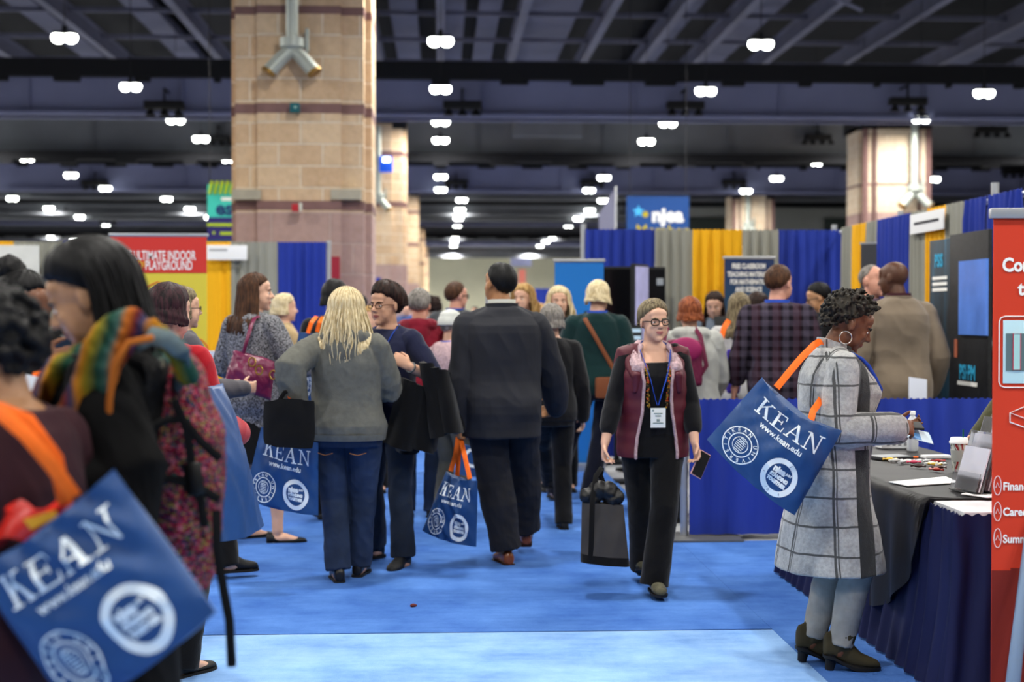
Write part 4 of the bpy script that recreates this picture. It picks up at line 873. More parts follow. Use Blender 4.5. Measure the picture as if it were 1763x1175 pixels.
def tote(label, corners, bulge=.05, thick=.10, straps=(), prt=True, W=.42, H=.36, wr=.012, group=None, full=False, cover=1.0, extra=None, seedv=None, sag=.022):
    TL, TR, BR, BL = corners; c = (TL+TR+BR+BL)/4; r = empty('tote_bag', c, 0, label, 'tote bag', group)
    TL, TR, BR, BL = [p - c for p in corners]; n = ((TR-TL).cross(BL-TL)).normalized(); n = n if n.y < 0 else -n; sd = seedv or random.random()*30
    e2 = (BL - TL).normalized()
    def droop(u, v): s_ = math.sin(PI*min(1, max(0, u))); return sag*s_*(1-v)**3*(1 if v < 1 else 0) + .016*s_*max(0, v)**4
    def S(u, v, off=0):
        p = TL*(1-u)*(1-v) + TR*u*(1-v) + BR*u*v + BL*(1-u)*v + e2*droop(u, v); uu = min(1, max(0, u)); vv = min(1, max(0, v))
        b = bulge*(math.sin(PI*uu)**.7)*(math.sin(PI*(.12 + .80*vv))); wv = wr*(noise.noise(V((u*3+v*1.5, v*1.2+sd, sd))) + .9*(1 - 2*abs(noise.noise(V((u*4.5 - v*3.2, v*1.6, sd+4))))) + .5*noise.noise(V((u*9 + v*5, v*4, sd+8))))*math.sin(PI*uu)**.5
        return p + n*(b + wv + off)
    def B(u, v):
        p = TL*(1-u)*(1-v) + TR*u*(1-v) + BR*u*v + BL*(1-u)*v + e2*droop(u, v); return p - n*(thick*(math.sin(PI*min(1, max(0, u)))**.6)*(.35 + .65*math.sin(PI*(.1 + .62*v))))
    rings = []; nu, nv = 28, 22
    for j in range(nv+1):
        v = j/nv; rings.append([S(i/nu, v) for i in range(nu+1)] + [B(1 - i/nu, v) for i in range(1, nu)])
    m = MB(); m.loft(rings); m.obj('bag_body', tote_m, r, smooth=70)
    def fn(a, b): u = a/W; v = b/H; return S(u, v, .0025)
    dn = lambda vf: ([(x, 2*0 - y) for x, y in vf[0]], vf[1])
    def P2(name, items, cx, cy, mt=None):
        mb = MB()
        for vf in items: put2d(mb, ([(cx + x, cy - y) for x, y in vf[0]], vf[1]), fn)
        return mb.obj(name, mt or print_m, r, smooth=False)
    if prt:
        P2('lettering', kean2d(0, 0, .078), W*.52, .085)
        P2('web_address', [text2d('www.kean.edu', .036, .0008, sx=.95, fine=.02)], W*.52, .152)
        P2('seal', seal2d(.073), W*.25, H*.765)
        P2('ring_emblem', [ring2d(0, 0, .052, .073, 56)], W*.70, H*.765)
        P2('emblem_text', [shift(text2d('njea', .034, .0022, sx=.95), -.012, .022), shift(text2d('JUST', .012, .0006), .030, .024), shift(text2d('STANDING', .0185, .0016, sx=.85), 0, -.003), shift(text2d('TOGETHER', .0185, .0016, sx=.85), 0, -.023)], W*.70, H*.765)
        if full: P2('ring_text', [x for x in arctext('SOCIAL JUSTICE • EDUCATION •', .0625, .012, math.radians(165), math.radians(-190), .0004)], W*.70, H*.765, tote_m)
    for st in straps:
        m = MB(); m.tube([V(p) - c for p in st], [(.0145, .002)]*len(st), 8, rnd=False, up=(0, -1, .25)); m.obj('strap', orange_m, r)
    return r, S, c
def C4(D, *pts):
    Ds = D if isinstance(D, (list, tuple)) else [D]*4
    return [at(p[0], p[1], d) for p, d in zip(pts, Ds)]

# ------------------------------------------------------------------ cloth patterns
def plaid_coat():
    t = NT('grey windowpane wool'); c = t.coord(); sp = t.n('SeparateXYZ', {0: c}); nn = t.n('SeparateXYZ', {0: t.coord('Normal')})
    side = t.math('GREATER_THAN', t.math('ABSOLUTE', nn.outputs[0]), .6); u = t.math('ADD', t.math('MULTIPLY', sp.outputs[1], side), t.math('MULTIPLY', sp.outputs[0], t.math('SUBTRACT', 1.0, side)))
    wob = t.n('TexNoise', {'Vector': c, 'Scale': 5}); u = t.math('ADD', u, t.math('MULTIPLY', wob.outputs[0], .02)); z = t.math('ADD', sp.outputs[2], t.math('MULTIPLY', wob.outputs[0], .03))
    def line(x, per, off, w): return t.math('LESS_THAN', t.math('FRACT', t.math('ADD', t.math('DIVIDE', x, per), off)), w/per)
    m = line(u, .155, .30, .011); m = t.math('MAXIMUM', m, line(u, .155, .19, .006)); m = t.math('MAXIMUM', m, line(z, .118, .5, .009))
    nz = t.n('TexNoise', {'Vector': c, 'Scale': 70, 'Detail': 5}); n2 = t.n('TexNoise', {'Vector': c, 'Scale': 9, 'Detail': 3})
    base = t.ramp(t.math('ADD', t.math('MULTIPLY', nz.outputs[0], .5), t.math('MULTIPLY', n2.outputs[0], .5)), [(.3, lin('#7d7f80')), (.7, lin('#b4b6b6'))])
    zin = t.math('MULTIPLY', t.math('GREATER_THAN', sp.outputs[2], .955), t.math('LESS_THAN', sp.outputs[2], 1.08))
    band = t.math('MULTIPLY', t.math('MULTIPLY', t.math('GREATER_THAN', sp.outputs[1], .050), t.math('LESS_THAN', sp.outputs[1], .128)), t.math('MULTIPLY', t.math('MAXIMUM', t.math('LESS_THAN', t.math('ABSOLUTE', sp.outputs[0]), .2), t.math('LESS_THAN', sp.outputs[2], .90)), t.math('SUBTRACT', 1.0, zin)))
    mm = t.math('MAXIMUM', t.math('MULTIPLY', m, .82), t.math('MULTIPLY', band, .95)); nb = t.n('TexNoise', {'Vector': c, 'Scale': 220})
    t.set(col=t.mix(mm, base, lin('#1d1f21')), rough=.95, spec=.1, sheen=.2, normal=t.bump(nb.outputs[0], .5, .004)); return t.m
def plaid_shirt():
    t = NT('dark plaid flannel'); c = t.coord(); sp = t.n('SeparateXYZ', {0: c}); nn = t.n('SeparateXYZ', {0: t.coord('Normal')})
    side = t.math('GREATER_THAN', t.math('ABSOLUTE', nn.outputs[0]), .75); u = t.math('ADD', t.math('MULTIPLY', sp.outputs[1], side), t.math('MULTIPLY', sp.outputs[0], t.math('SUBTRACT', 1.0, side)))
    def w(x, per, off): return t.math('GREATER_THAN', t.math('SINE', t.math('ADD', t.math('MULTIPLY', x, 2*PI/per), off)), .25)
    a, b = w(u, .075, 0), w(sp.outputs[2], .075, 1); col = t.mix(t.math('MULTIPLY', t.math('ADD', a, b), .5), lin('#47404e'), lin('#17131a')); col = t.mix(t.math('MULTIPLY', w(u, .15, 2), .35), col, lin('#3a141c'))
    t.set(col=col, rough=.9, spec=.1); return t.m
def speckle(name, c0, c1, scale, thr=.5):
    t = NT(name); nz = t.n('TexNoise', {'Vector': t.coord(scale=(1.4, 1.4, 1)), 'Scale': scale, 'Detail': 3, 'Roughness': .7}); t.set(col=t.ramp(nz.outputs[0], [(thr-.04, lin(c0)), (thr+.05, lin(c1))]), rough=.9, spec=.1); return t.m
def knit_multi():
    t = NT('multicolour woven cloth'); v = t.n('TexVoronoi', {'Vector': t.coord(scale=(1, 1, 1.6)), 'Scale': 150}); s = t.n('SeparateColor', {0: v.outputs[1]})
    x = t.n('ValToRGB'); t.put(x.inputs[0], s.outputs[0]); x.color_ramp.interpolation = 'CONSTANT'; e = x.color_ramp.elements; cols = ['#7a1730', '#101014', '#962c48', '#3c1020', '#a8606f', '#1d423e', '#8a222c', '#857838', '#232f52', '#5a1230']
    while len(e) < len(cols): e.new(.5)
    for i, c in enumerate(cols): e[i].position = i/len(cols); e[i].color = lin(c)
    t.set(col=x.outputs[0], rough=.9, spec=.1, normal=t.bump(v.outputs[0], .6, .006)); return t.m
def scarf_mat():
    t = NT('striped scarf cloth'); c = t.coord(); sp = t.n('SeparateXYZ', {0: c}); nz = t.n('TexNoise', {'Vector': c, 'Scale': 5})
    f = t.math('FRACT', t.math('ADD', t.math('MULTIPLY', sp.outputs[1], 7.0), t.math('ADD', t.math('MULTIPLY', nz.outputs[0], .5), t.math('MULTIPLY', sp.outputs[0], 2.0))))
    t.set(col=t.ramp(f, [(0, lin('#5a1a10')), (.16, lin('#9c5414')), (.3, lin('#34504a')), (.45, lin('#0f3a2c')), (.6, lin('#6e6414')), (.75, lin('#a86a16')), (.88, lin('#222c4c')), (1, lin('#55150f'))]), rough=.85, spec=.15); return t.m
denim = M('dark blue denim', '#263249', .85, var=.45, vs=4, bump=.3, bs=260, spec=.15)
black_c = cloth('black cloth', '#0b0b0d', .85)
black_k = cloth('black knit', '#101013', .95)
def H_(y, D): return HZ + (545 - y)*D/2500
def hm(k): return hairmat(*HAIRS[k])
# ------------------------------------------------------------------ the people, nearest first
leather_b = M('black leather', '#0d0c0c', .35, spec=.5); suede = M('olive suede', '#3b3524', .95); brown_l = M('brown polished leather', '#7a3f1c', .3, spec=.5); gold_m = M('polished silver', '#d9d6cc', .2, .95)
# A: plaid coat woman at the table
p = Person('woman in grey windowpane wool coat bowing her head at the navy skirted table', 1430, 6.2, H=1.605, rz=-88, lean=4, head=(-7, 25, 0), sw=1.0, ww=1.12, hw=1.12, dep=1.15, belly=.05, bust=.05, skn='brown', vox=.0055, headk=1.03, neck=-.005, heels=True,
    R=dict(w=('px', 1532, 738, 6.02), pole=(.15, -1, -.75), hd=(.05, 1, .05), palm=(-.8, 0, -.5), curl=.75), L=dict(w=('px', 1538, 740, 6.30), pole=(-.15, -1, -.75), hd=(.1, 1, .1), palm=(.7, 0, .5), curl=.6),
    RL=dict(a=(.085, .02, .09), yaw=-4), LL=dict(a=(-.085, -.06, .09), yaw=2), lips='#7a3d3a')
p.body(); p.eyes(brow='black'); p.curls(hm('black') if False else hairmat('greying black curls', '#0a0909', '#3a342c', .6), .036, 620, (.006, .0105), [40, 38, 28, 6, -18, -40, -52])
pc = plaid_coat()
p.top('coat', pc, hem=.455, slv=.97, d=.022, flare=.16, fold=.006, fs=6, neckz=1.46, sld=.012, cuff=.012)
p.collar(pc, 1.468, (.082, .082), .016, .045, 'coat_collar', tilt=.02)
p.pants(M('grey heather leggings', '#93918c', .9, var=.1, vs=30), .010, .90, 1.05, .044, fold=.004, legz=-.03); p.shoes(suede, 'heel', black_p)
p.lanyard(LAN, 1.16, False, .035)
e = MB(); c = p.hp(.081, -.004, -.066); e.tube([c + V((0, math.cos(a)*.027, math.sin(a)*.027))*1.0 for a in np.linspace(0, 2*PI, 24, endpoint=False)], .0032, 8, closed=True); e.obj('hoop_earring', gold_m, p.o)
PLAID = p
tote('bright blue tote bag hanging from the shoulder of the grey coat woman', C4((5.86, 5.80, 5.82, 5.92), (1312, 650), (1450, 742), (1368, 888), (1217, 757)), .06, .10, [
    [at(1337, 668, 5.83), at(1358, 642, 5.87), at(1380, 616, 5.95), at(1402, 594, 6.02), at(1412, 588, 6.08), at(1416, 590, 6.16)], [at(1396, 724, 5.85), at(1400, 708, 5.88), at(1410, 694, 6.02), at(1418, 680, 6.1)]], wr=.026, sag=.045, full=True)
# phone and leaflets in her hands
r = empty('phone', at(1566, 733, 6.15), 0, 'dark phone held over the table by the plaid coat woman', 'phone'); MB().box((0, 0, 0), (.11, .07, .010), R=rot('Y', 3) @ rot('X', 20), bev=.003).obj('case', black_p, r)
r = empty('leaflet', at(1574, 748, 6.12), 0, 'thin folded leaflet held under the phone by the plaid coat woman', 'leaflet'); MB().box((0, 0, 0), (.15, .10, .002), R=rot('Y', 14) @ rot('X', 25)).obj('sheet', M('pale blue leaflet', '#a9bccb', .5), r); MB().box((.03, .0, -.008), (.1, .09, .002), R=rot('Y', 20) @ rot('X', 25)).obj('inner_sheet', M('blue leaflet print', '#3f78b0', .5), r)

# B: walking woman in vest
p = Person('woman with glasses in burgundy fleece-lined vest walking towards the camera', 1124, 8.0, H=1.585, rz=181, lean=1, head=(14, -1, 0), sw=.98, ww=1.16, hw=1.04, dep=1.1, belly=.035, bust=.045, skn='fair', vox=.0055, headk=1.02,
    R=dict(w=('px', 1037, 782, 7.85), pole=(.5, -1, 0), palm=(-1, .3, 0), curl=.85, hd=(.08, .05, -1)), L=dict(w=('px', 1196, 762, 7.85), pole=(-.5, -1, 0), palm=(.8, .2, 0), curl=.75, hd=(-.15, .3, -1)),
    LL=dict(a=('px', 1128, 995, 7.80), yaw=2, pitch=0), RL=dict(a=('px', 1108, 972, 8.28), yaw=-10, pitch=-18), lips='#a8625f')
p.body(); p.eyes('#4a4a42', brow='honey'); p.glasses(M('dark tortoise frame', '#1a1210', .3, spec=.5), .0030, .0235, .0175)
p.cap(hm('honey'), .017, [44, 30, 16, -2, -20, -42, -54], crown=.6, groove=.006); p.shell(hm('honey'), .014, .035, (105, 255), .0)
p.top('shirt', black_k, hem=.80, slv=.8, d=.012, neckz=1.36, neckw=.13, fold=.004, cuff=.004); p.pants(black_c, .014, 1.08, 1.15, .070, fold=.004, top=1.04); p.shoes(M('olive black trainers', '#4c4a3a', .8, var=.4, vs=30), 'sneaker', black_p)
ov = lambda z: float(np.interp(z, [.74, .9, 1.1, 1.25, 1.38, 1.46], [.60, .52, .38, .36, .52, .85]))
burg = M('burgundy quilted nylon', '#531826', .55, spec=.35, var=.1, vs=12); fleece = M('pale pink fleece', '#b59ba0', 1.0, spec=.05, var=.25, vs=70, bump=1.0, bs=160)
vo, vf = p.vest('vest', burg, fleece, .80, .030, ov, flare=.10)
mv = MB()
for q in 'LR':
    sh, el, w_, hd, n_, t_, sd, c_, on = p.arm[q]; o9, R9 = p.sp(1.42); mv.tube([(o9 + R9 @ V((sd*.095, -.012, .0)))*p.k, (sh*.6 + o9*.4 + R9 @ V((sd*.02, -.008, .016)))*p.k, (sh + R9 @ V((sd*.012, 0, .018)))*p.k, (sh + R9 @ V((sd*.022, 0, -.035)))*p.k], [(.052*p.k, .048*p.k), (.060*p.k, .054*p.k), (.064*p.k, .057*p.k), (.058*p.k, .050*p.k)], 16)
    mv.tube([(sh + R9 @ V((-sd*.01, -.0, .0)))*p.k, p.front(sd*.12, 1.28, .026), p.front(sd*.13, 1.20, .024)], [.05*p.k, .03*p.k, .02*p.k], 12)
solid(mv, 'vest_shoulder', burg, vo, .007, 3, (.003, 12, 1))
for u in (0.0, 1.0): MB().tube([V(vf(u, v)) for v in np.linspace(0, 1, 24)], [.009]*23 + [.016], 10).obj('fleece_trim', fleece, vo)
o_, R_ = p.sp(1.455); m = MB()
for a in np.linspace(-2.6, 2.6, 23):
    g_ = max(0, abs(a) - 1.0); c = o_ + R_ @ V(((.092 + .010*g_)*math.sin(a) + math.copysign(.055*max(0, abs(a) - 1.7), a), -.094*math.cos(a) - .006 + .042*g_, -.010 - .072*g_)); m.ell(c*p.k, ((.032 + .008*g_)*p.k, .034*p.k, .040*p.k))
solid(m, 'fleece_collar', fleece, vo, .008, 1, (.006, 60, 1))
p.lanyard(LAN, 1.115, True, .032, .010)
rnd = random.Random(3)
for q in (-1, 1):
    nk = MB()
    for strand in (0, .012):
        for i in range(26):
            t = i/25; nk.cur = rnd.choice([0, 0, 1, 2]); nk.ell(p.front(q*(.062 - .012*t + strand*.6 + rnd.uniform(-.003, .003)), 1.345 - t*.245, .028), rnd.uniform(.004, .0075), None, (8, 6))
    nk.obj('bead_strand', [M('dull gold bead', '#8a6a20', .35, .5), M('coral bead', '#b8451f', .4), M('dark bead', '#2a2010', .4)], p.o)
VESTW = p
r = empty('phone', at(1206, 800, 7.84), math.radians(25), 'phone in pale pink case held low by the walking woman', 'phone'); MB().box((0, 0, 0), (.075, .009, .145), R=rot('Y', 28), bev=.003).obj('case', M('pale pink case', '#d9a9a6', .5), r); MB().box((.0, -.006, 0), (.068, .002, .135), R=rot('Y', 28)).obj('screen', black_p, r)
# grey and black holdall in her hand
hc = C4(7.82, (1001, 864), (1072, 869), (1082, 974), (998, 966)); c = sum(hc, V())/4; r = empty('holdall', c, 0, 'grey canvas holdall with black zip top, carried low by the walking woman', 'bag')
def fb(u, v, off): 
    a = hc[0]*(1-u)*(1-v) + hc[1]*u*(1-v) + hc[2]*u*v + hc[3]*(1-u)*v - c; return a + V((0, off, 0))
m = MB(); nu = 16
for (v0, v1, nm, mt) in ((0, .86, 'bag_body', M('grey canvas', '#3f3c3b', .95, var=.1, vs=12)), (.86, 1.0, 'bag_base', black_c)):
    m = MB(); rings = []
    for j in range(9):
        v = v0 + (v1-v0)*j/8; th = .055 + .04*v; rings.append([fb(i/nu, v, -th*math.sin(PI*(.08 + .84*i/nu))**.5 + .004*math.sin(9*v+i)) for i in range(nu+1)] + [fb(1-i/nu, v, th*math.sin(PI*(.08 + .84*i/nu))**.5) for i in range(1, nu)])
    m.loft(rings); m.obj(nm, mt, r, smooth=60)
m = MB(); 
for x0, y0, rr in ((1012, 854, .040), (1030, 845, .050), (1048, 847, .052), (1063, 856, .036), (1020, 860, .036), (1052, 861, .038)): m.ell(at(x0, y0, 7.82) - c, (rr*1.05, .062, rr*1.1))
solid(m, 'zip_top', M('black nylon', '#0c0c0f', .5, spec=.4), r, .007, 2, (.006, 22, 1))
for dx, dd in ((0, -.06), (1, .04)):
    MB().tube([at(1017 + dx*38, 965, 7.82+dd-.02) - c, at(1020 + dx*30, 860, 7.82+dd-.015) - c, at(1026+dx*8, 820, 7.84+dd*.5) - c, at(1036, 806, 7.86) - c], [(.014, .003)]*4, 8, up=(0, -1, 0)).obj('handle', black_c, r)

# C: blonde woman in grey hoodie, from behind
p = Person('woman with long pale blond hair in grey hoodie and jeans, seen from behind', 596, 8.35, H=1.655, rz=-6, lean=-1, head=(-10, 4, 0), sw=1.08, ww=1.18, hw=1.20, dep=1.2, belly=.05, skn='fair', vox=.006,
    L=dict(w=('px', 510, 700, 8.2), pole=(-.45, -1, -.5), hd=(.15, .5, -.6), palm=(1, 0, 0)), R=dict(w=('px', 628, 655, 8.62), pole=(.9, -.8, -.4), hd=(-.7, .5, .2)),
    LL=dict(a=('px', 583, 978, 8.33), yaw=16), RL=dict(a=('px', 618, 968, 8.5), yaw=-4))
p.body(); bl = hm('blond'); p.cap(bl, .022, [40, 34, 20, -10, -40, -55, -60], crown=.3); p.shell(bl, .020, .22, (75, 285), .03); p.strands(bl, 230, .026, .30, (80, 280), .045, wave=.012, r=.0042)
hood_m = M('dark grey hoodie fleece', '#62625d', .95, var=.12, vs=30, bump=.3, bs=150, spec=.1)
p.top('hoodie', hood_m, hem=.85, slv=1.0, d=.026, fold=.012, fs=6, sld=.012, hood=True)
m = MB(); m.loft([p.ring(z, .033, 1, 1, 40) for z in (.838, .842, .872, .876)]); m.obj('hem_band', hood_m, p.o)
p.pants(denim, .014, 1.12, 1.12, .060, fold=.007, legz=.012); p.shoes(leather_b, 'sneaker', black_p)
jn = M('orange stitching', '#8a5a2c', .8)
for q in (-1, 1):
    o_, R_ = p.sp(.79); a_, b_, y_ = p.dims(.80, .026); m = MB()
    pts = []
    for t in np.linspace(-1, 1, 9): x = q*.095 + t*.045; y = -(b_)*max(0, 1 - abs(x/a_)**2.3)**(1/2.3) + y_ - .016*p.hw; pts.append(V((x, y, .758 + .012*abs(t)))*p.k)
    m.tube(pts, .0022, 6); m.obj('pocket_stitch', jn, p.o)
BLON = p
# black cloth bag over her forearm, with a tote beneath
r = empty('cloth_bag', at(497, 728, 8.1), 0, 'plain black cloth bag hanging from the forearm of the blonde woman in hoodie', 'bag')
m = MB(); cs = [q - r.location for q in C4(8.08, (466, 692), (534, 690), (538, 770), (462, 766))]
m.grid(lambda u, v: cs[0]*(1-u)*(1-v) + cs[1]*u*(1-v) + cs[2]*u*v + cs[3]*(1-u)*v + V((0, -.022*math.sin(PI*u)**.5*math.sin(PI*(.2+.7*v)) + .010*noise.noise(V((u*4, v*3, 1))), .01*math.sin(PI*u))), 20, 16, .05); m.obj('bag_body', black_c, r)
MB().tube([at(478, 694, 8.1) - r.location, at(490, 676, 8.08) - r.location, at(504, 672, 8.12) - r.location, at(520, 694, 8.12) - r.location], [(.012, .003)]*4, 8).obj('handle', black_c, r)
tote('blue tote bag hanging below the plain black cloth bag', C4((8.28, 8.22, 8.25, 8.3), (450, 735), (548, 762), (548, 888), (420, 858)), .04, .09, [[at(484, 745, 8.26), at(490, 715, 8.2), at(498, 685, 8.1), at(506, 690, 8.12)]], wr=.02)

# D: woman with glasses, navy tee
p = Person('dark short-haired woman with glasses in navy tee and jeans', 668, 8.86, H=H_(497, 8.86), rz=150, head=(-12, 2, 0), sw=1.0, ww=1.1, hw=1.0, bust=.03, belly=.02, skn='warm', vox=.0058, headk=1.03,
    L=dict(w=('px', 705, 632, 8.50), pole=(-.75, -.2, -1), hd=(.55, .45, .5), palm=(.6, -.6, -.3), curl=.95), R=dict(w=('px', 648, 690, 8.62), pole=(.8, -.7, -.4), hd=(-.3, 1, 0), hand=True),
    LL=dict(a=('px', 694, 958, 8.8), yaw=6), RL=dict(a=('px', 645, 938, 9.1), yaw=-14), lips='#96504a')
p.body(); p.eyes(brow='dbrown'); p.glasses(M('bronze frame', '#5a3a2a', .3, .5), .0022, .022, .015); p.cap(hm('dbrown'), .027, [32, 27, 17, 3, -26, -48, -58], crown=.5, groove=.010); p.strands(hm('dbrown'), 90, .028, .02, (100, 260), .0, r=.0045, wave=.004)
navy_c = cloth('navy jersey', '#181c36', .9)
p.top('tee_shirt', navy_c, hem=.84, slv=.42, d=.018, neckz=1.45, fold=.006); p.pants(M('washed dark denim', '#1f2836', .85, var=.45, vs=4, bump=.3, bs=260), .012, 1.0, 1.0, .060, fold=.007, legz=.0); p.shoes(black_p, 'boot'); p.lanyard(LAN, 1.02, True, .03)
m = MB(); 
for vf_ in [text2d('VERT', .05, .002)]: put2d(m, vf_, lambda a, b: p.front(-(a), 1.06 + b, .034))
m.obj('tee_lettering', wht_t, p.o, smooth=False)
sh, el, w_, *_r = p.arm['L']; m = MB(); ww_ = w_*.93 + el*.07; m.tube([ww_*p.k + V((math.cos(a)*.001, 0, 0)) for a in (0,)] + [ww_*p.k + (w_-el).normalized()*.012], [.034, .034], 16, rnd=False); m.obj('wrist_watch', M('silver watch', '#a9b2bd', .25, .8), p.o)
GLW = p
r = empty('jacket', at(720, 690, 8.5), 0, 'black jacket draped over the forearm of the dark short-haired woman with glasses', 'jacket'); o0 = r.location.copy()
def jk(tl, tr, br, bl, nm, D0, seed):
    q = [x - o0 for x in C4(D0, tl, tr, br, bl)]; m = MB()
    m.grid(lambda u, v: q[0]*(1-u)*(1-v) + q[1]*u*(1-v) + q[2]*u*v + q[3]*(1-u)*v + V((0, -.03*math.sin(PI*u)**.6 + .03*math.sin(u*11 + seed)*v + .02*noise.noise(V((u*5, v*2, seed))), .012*math.sin(u*9 + seed)*v)), 24, 20, .035); return m.obj(nm, black_c, r)
jk((700, 652), (744, 672), (738, 780), (662, 766), 'front_panel', 8.56, 1); jk((730, 622), (770, 642), (798, 742), (750, 750), 'sleeve', 8.52, 4); jk((690, 668), (762, 660), (742, 772), (690, 780), 'back_panel', 8.62, 2)

# E: big man in suit, from behind
p = Person('big black-haired man in charcoal suit walking away down the aisle', 864, 8.9, H=H_(458, 8.9), rz=6, lean=2, head=(30, -2, 0), sw=1.22, ww=1.36, hw=1.16, dep=1.36, limb=1.14, belly=.08, skn='olive', vox=.006, fem=False, jaw=1.12, headk=.98, neck=.02, shd=.03,
    L=dict(w=('px', 790, 735, 8.85), pole=(-.6, -1, 0), hd=(-.05, .05, -1), palm=(1, .2, 0), curl=.9), R=dict(w=('px', 960, 700, 9.15), pole=(.9, -.8, -.3), hd=(-.5, .6, -.3)),
    LL=dict(a=('px', 872, 950, 8.88), yaw=8), RL=dict(a=('px', 906, 926, 9.3), yaw=-6, pitch=-12))
p.body(); p.cap(hm('black'), .013, [40, 36, 26, 6, -22, -52, -64], crown=.35)
suit = M('charcoal suit wool', '#26272d', .8, var=.1, vs=5, bump=.2, bs=300, spec=.2)
p.top('suit_jacket', suit, hem=.73, slv=1.0, d=.022, fold=.010, fs=4.5, flare=.05, sld=.010, e=2.6, neckz=1.462); p.collar(M('white shirt collar', '#d8d8cc', .8), 1.492, (.080, .078),   .010, .030, 'shirt_collar'); p.collar(suit, 1.460, (.094, .092), .014, .050, 'jacket_collar')
p.pants(M('dark suit trousers', '#1d1d22', .85, var=.1, vs=6), .016, 1.12, 1.25, .072, fold=.007, top=1.02, legz=-.005); p.shoes(brown_l, 'dress', M('dark heel', '#2a1208', .5))
tote('blue tote bag with orange handles hanging from the hand of the man in suit', C4((8.82, 8.70, 8.72, 8.86), (768, 812), (822, 828), (820, 942), (727, 914)), .045, .09, [
    [at(776, 812, 8.8), at(784, 785, 8.82), at(789, 752, 8.85), at(792, 752, 8.87), at(800, 785, 8.74), at(809, 825, 8.70)], [at(787, 820, 8.9), at(790, 785, 8.9), at(792, 752, 8.88)]], wr=.03)
SUIT = p

# F: long-haired woman in black coat with backpack, nearest left
p = Person('long dark-haired woman in black coat and striped scarf, bowing to the left', 194, 3.5, H=1.685, rz=84, lean=-2, head=(4, 27, 0), sw=.94, ww=1.0, hw=1.0, skn='tan', vox=.006, headk=1.0, neck=.005,
    L=dict(w=('px', 70, 800, 3.32), pole=(-.3, -1, -.6), hd=(.2, 1, -.2)), R=dict(w=('px', 60, 760, 3.7), pole=(.3, -1, -.6)), lips='#8a4a44')
p.body(); p.eyes(brow='black'); bk = hm('black'); p.cap(bk, .026, [34, 30, 22, 4, -20, -46, -56], crown=.4); p.shell(bk, .016, .22, (95, 258), .0, fwd=-.05); p.strands(bk, 220, .020, .28, (94, 262), .01, fwd=-.06, r=.0045, wave=.008)
p.top('coat', M('black wool coat', '#0a0a0b', .95, spec=.1, var=.2, vs=10), hem=.55, slv=1.0, d=.022, flare=.02, fold=.008, sld=.02)
sf = scarf_mat(); o_, R_ = p.sp(1.45); m = MB()
m.tube([(o_ + R_ @ V((.085*math.sin(a), .085*math.cos(a) + .005, -.012 + .012*math.sin(3*a))))*p.k for a in np.linspace(0, 2*PI, 20, endpoint=False)], [(.034, .032)]*20, 10, closed=True)
m.tube([(o_ + R_ @ V((.105*math.sin(a), .10*math.cos(a) + .0, -.045 + .012*math.cos(2*a))))*p.k for a in np.linspace(0, 2*PI, 20, endpoint=False)], [(.036, .03)]*20, 10, closed=True)
for x0, zl in ((-.075, .98), (-.03, .93), (.04, .98), (-.11, 1.08)): m.tube([p.front(x0*(1+.3*(1.4-z)), z, .045) for z in np.linspace(1.42, zl, 8)], [(.045, .02)]*8, 10)
for pts, rr in ((((128, 760), (150, 690), (178, 612), (214, 566), (262, 562), (305, 600), (325, 650)), .024), (((112, 750), (130, 680), (160, 600), (190, 556), (240, 545)), .026), (((150, 770), (168, 700), (192, 632), (222, 592)), .022)):
    m.tube([p.WI @ at(x, y, d) for (x, y), d in zip(pts, (3.27, 3.27, 3.27, 3.28, 3.30, 3.32, 3.36))], [(rr, rr*.55)]*len(pts), 10, up=(-1, 0, .2))
solid(m, 'scarf', sf, p.o, .008, 2, (.008, 22, .4)); m = MB(); m.tube([p.WI @ at(x, y, 3.235) for x, y in ((186, 742), (188, 690), (198, 628), (222, 590), (262, 582))], [(.008, .004)]*5, 8, up=(-1, 0, .2)); m.obj('scarf_edge', M('orange scarf edge', '#a85c18', .85), p.o)
p.pants(black_c, .01); p.shoes(leather_b, 'boot')
r = empty('backpack', at(310, 815, 3.55), 0, 'colourful pink and black woven backpack worn by the long dark-haired woman', 'backpack'); o0 = r.location.copy(); kn = knit_multi()
m = MB(); m.tube([at(318, 690, 3.55) - o0, at(320, 740, 3.55) - o0, at(312, 820, 3.55) - o0, at(308, 900, 3.55) - o0, at(318, 950, 3.55) - o0], [(.06, .12), (.092, .14), (.108, .145), (.102, .14), (.075, .11)], 22, up=(0, 1, 0))
m.tube([at(352, 800, 3.55) - o0, at(345, 930, 3.55) - o0], [(.048, .10), (.048, .10)], 16, up=(0, 1, 0)); solid(m, 'pack_body', kn, r, .008, 3, (.006, 14, 1))
for pts in (((300, 668), (316, 640), (312, 606), (290, 585), (262, 578), (236, 590)),):
    MB().tube([at(x, y, d) - o0 for (x, y), d in zip(pts, (3.45, 3.36, 3.30, 3.28, 3.28, 3.3))], [(.022, .006)]*6, 8, up=(0, -1, .3)).obj('shoulder_strap', M('grey teal strap', '#59676a', .8, var=.3, vs=20), r)
for pts in (((252, 745), (285, 724), (315, 722), (345, 760), (378, 790)), ((250, 850), (280, 822), (320, 832), (350, 845), (376, 860)), ((300, 690), (322, 740), (330, 800)), ((318, 838), (345, 858), (352, 905))):
    MB().tube([at(x, y, 3.385) - o0 for x, y in pts], [(.011, .004)]*len(pts), 8, up=(0, -1, 0)).obj('black_strap', black_c, r)
MB().tube([at(372, 880, 3.42) - o0, at(374, 950, 3.42) - o0, at(384, 1010, 3.42) - o0, at(395, 1070, 3.42) - o0, at(399, 1148, 3.42) - o0], [(.011, .0025)]*5, 8, up=(0, -1, 0)).obj('hanging_strap', black_c, r)
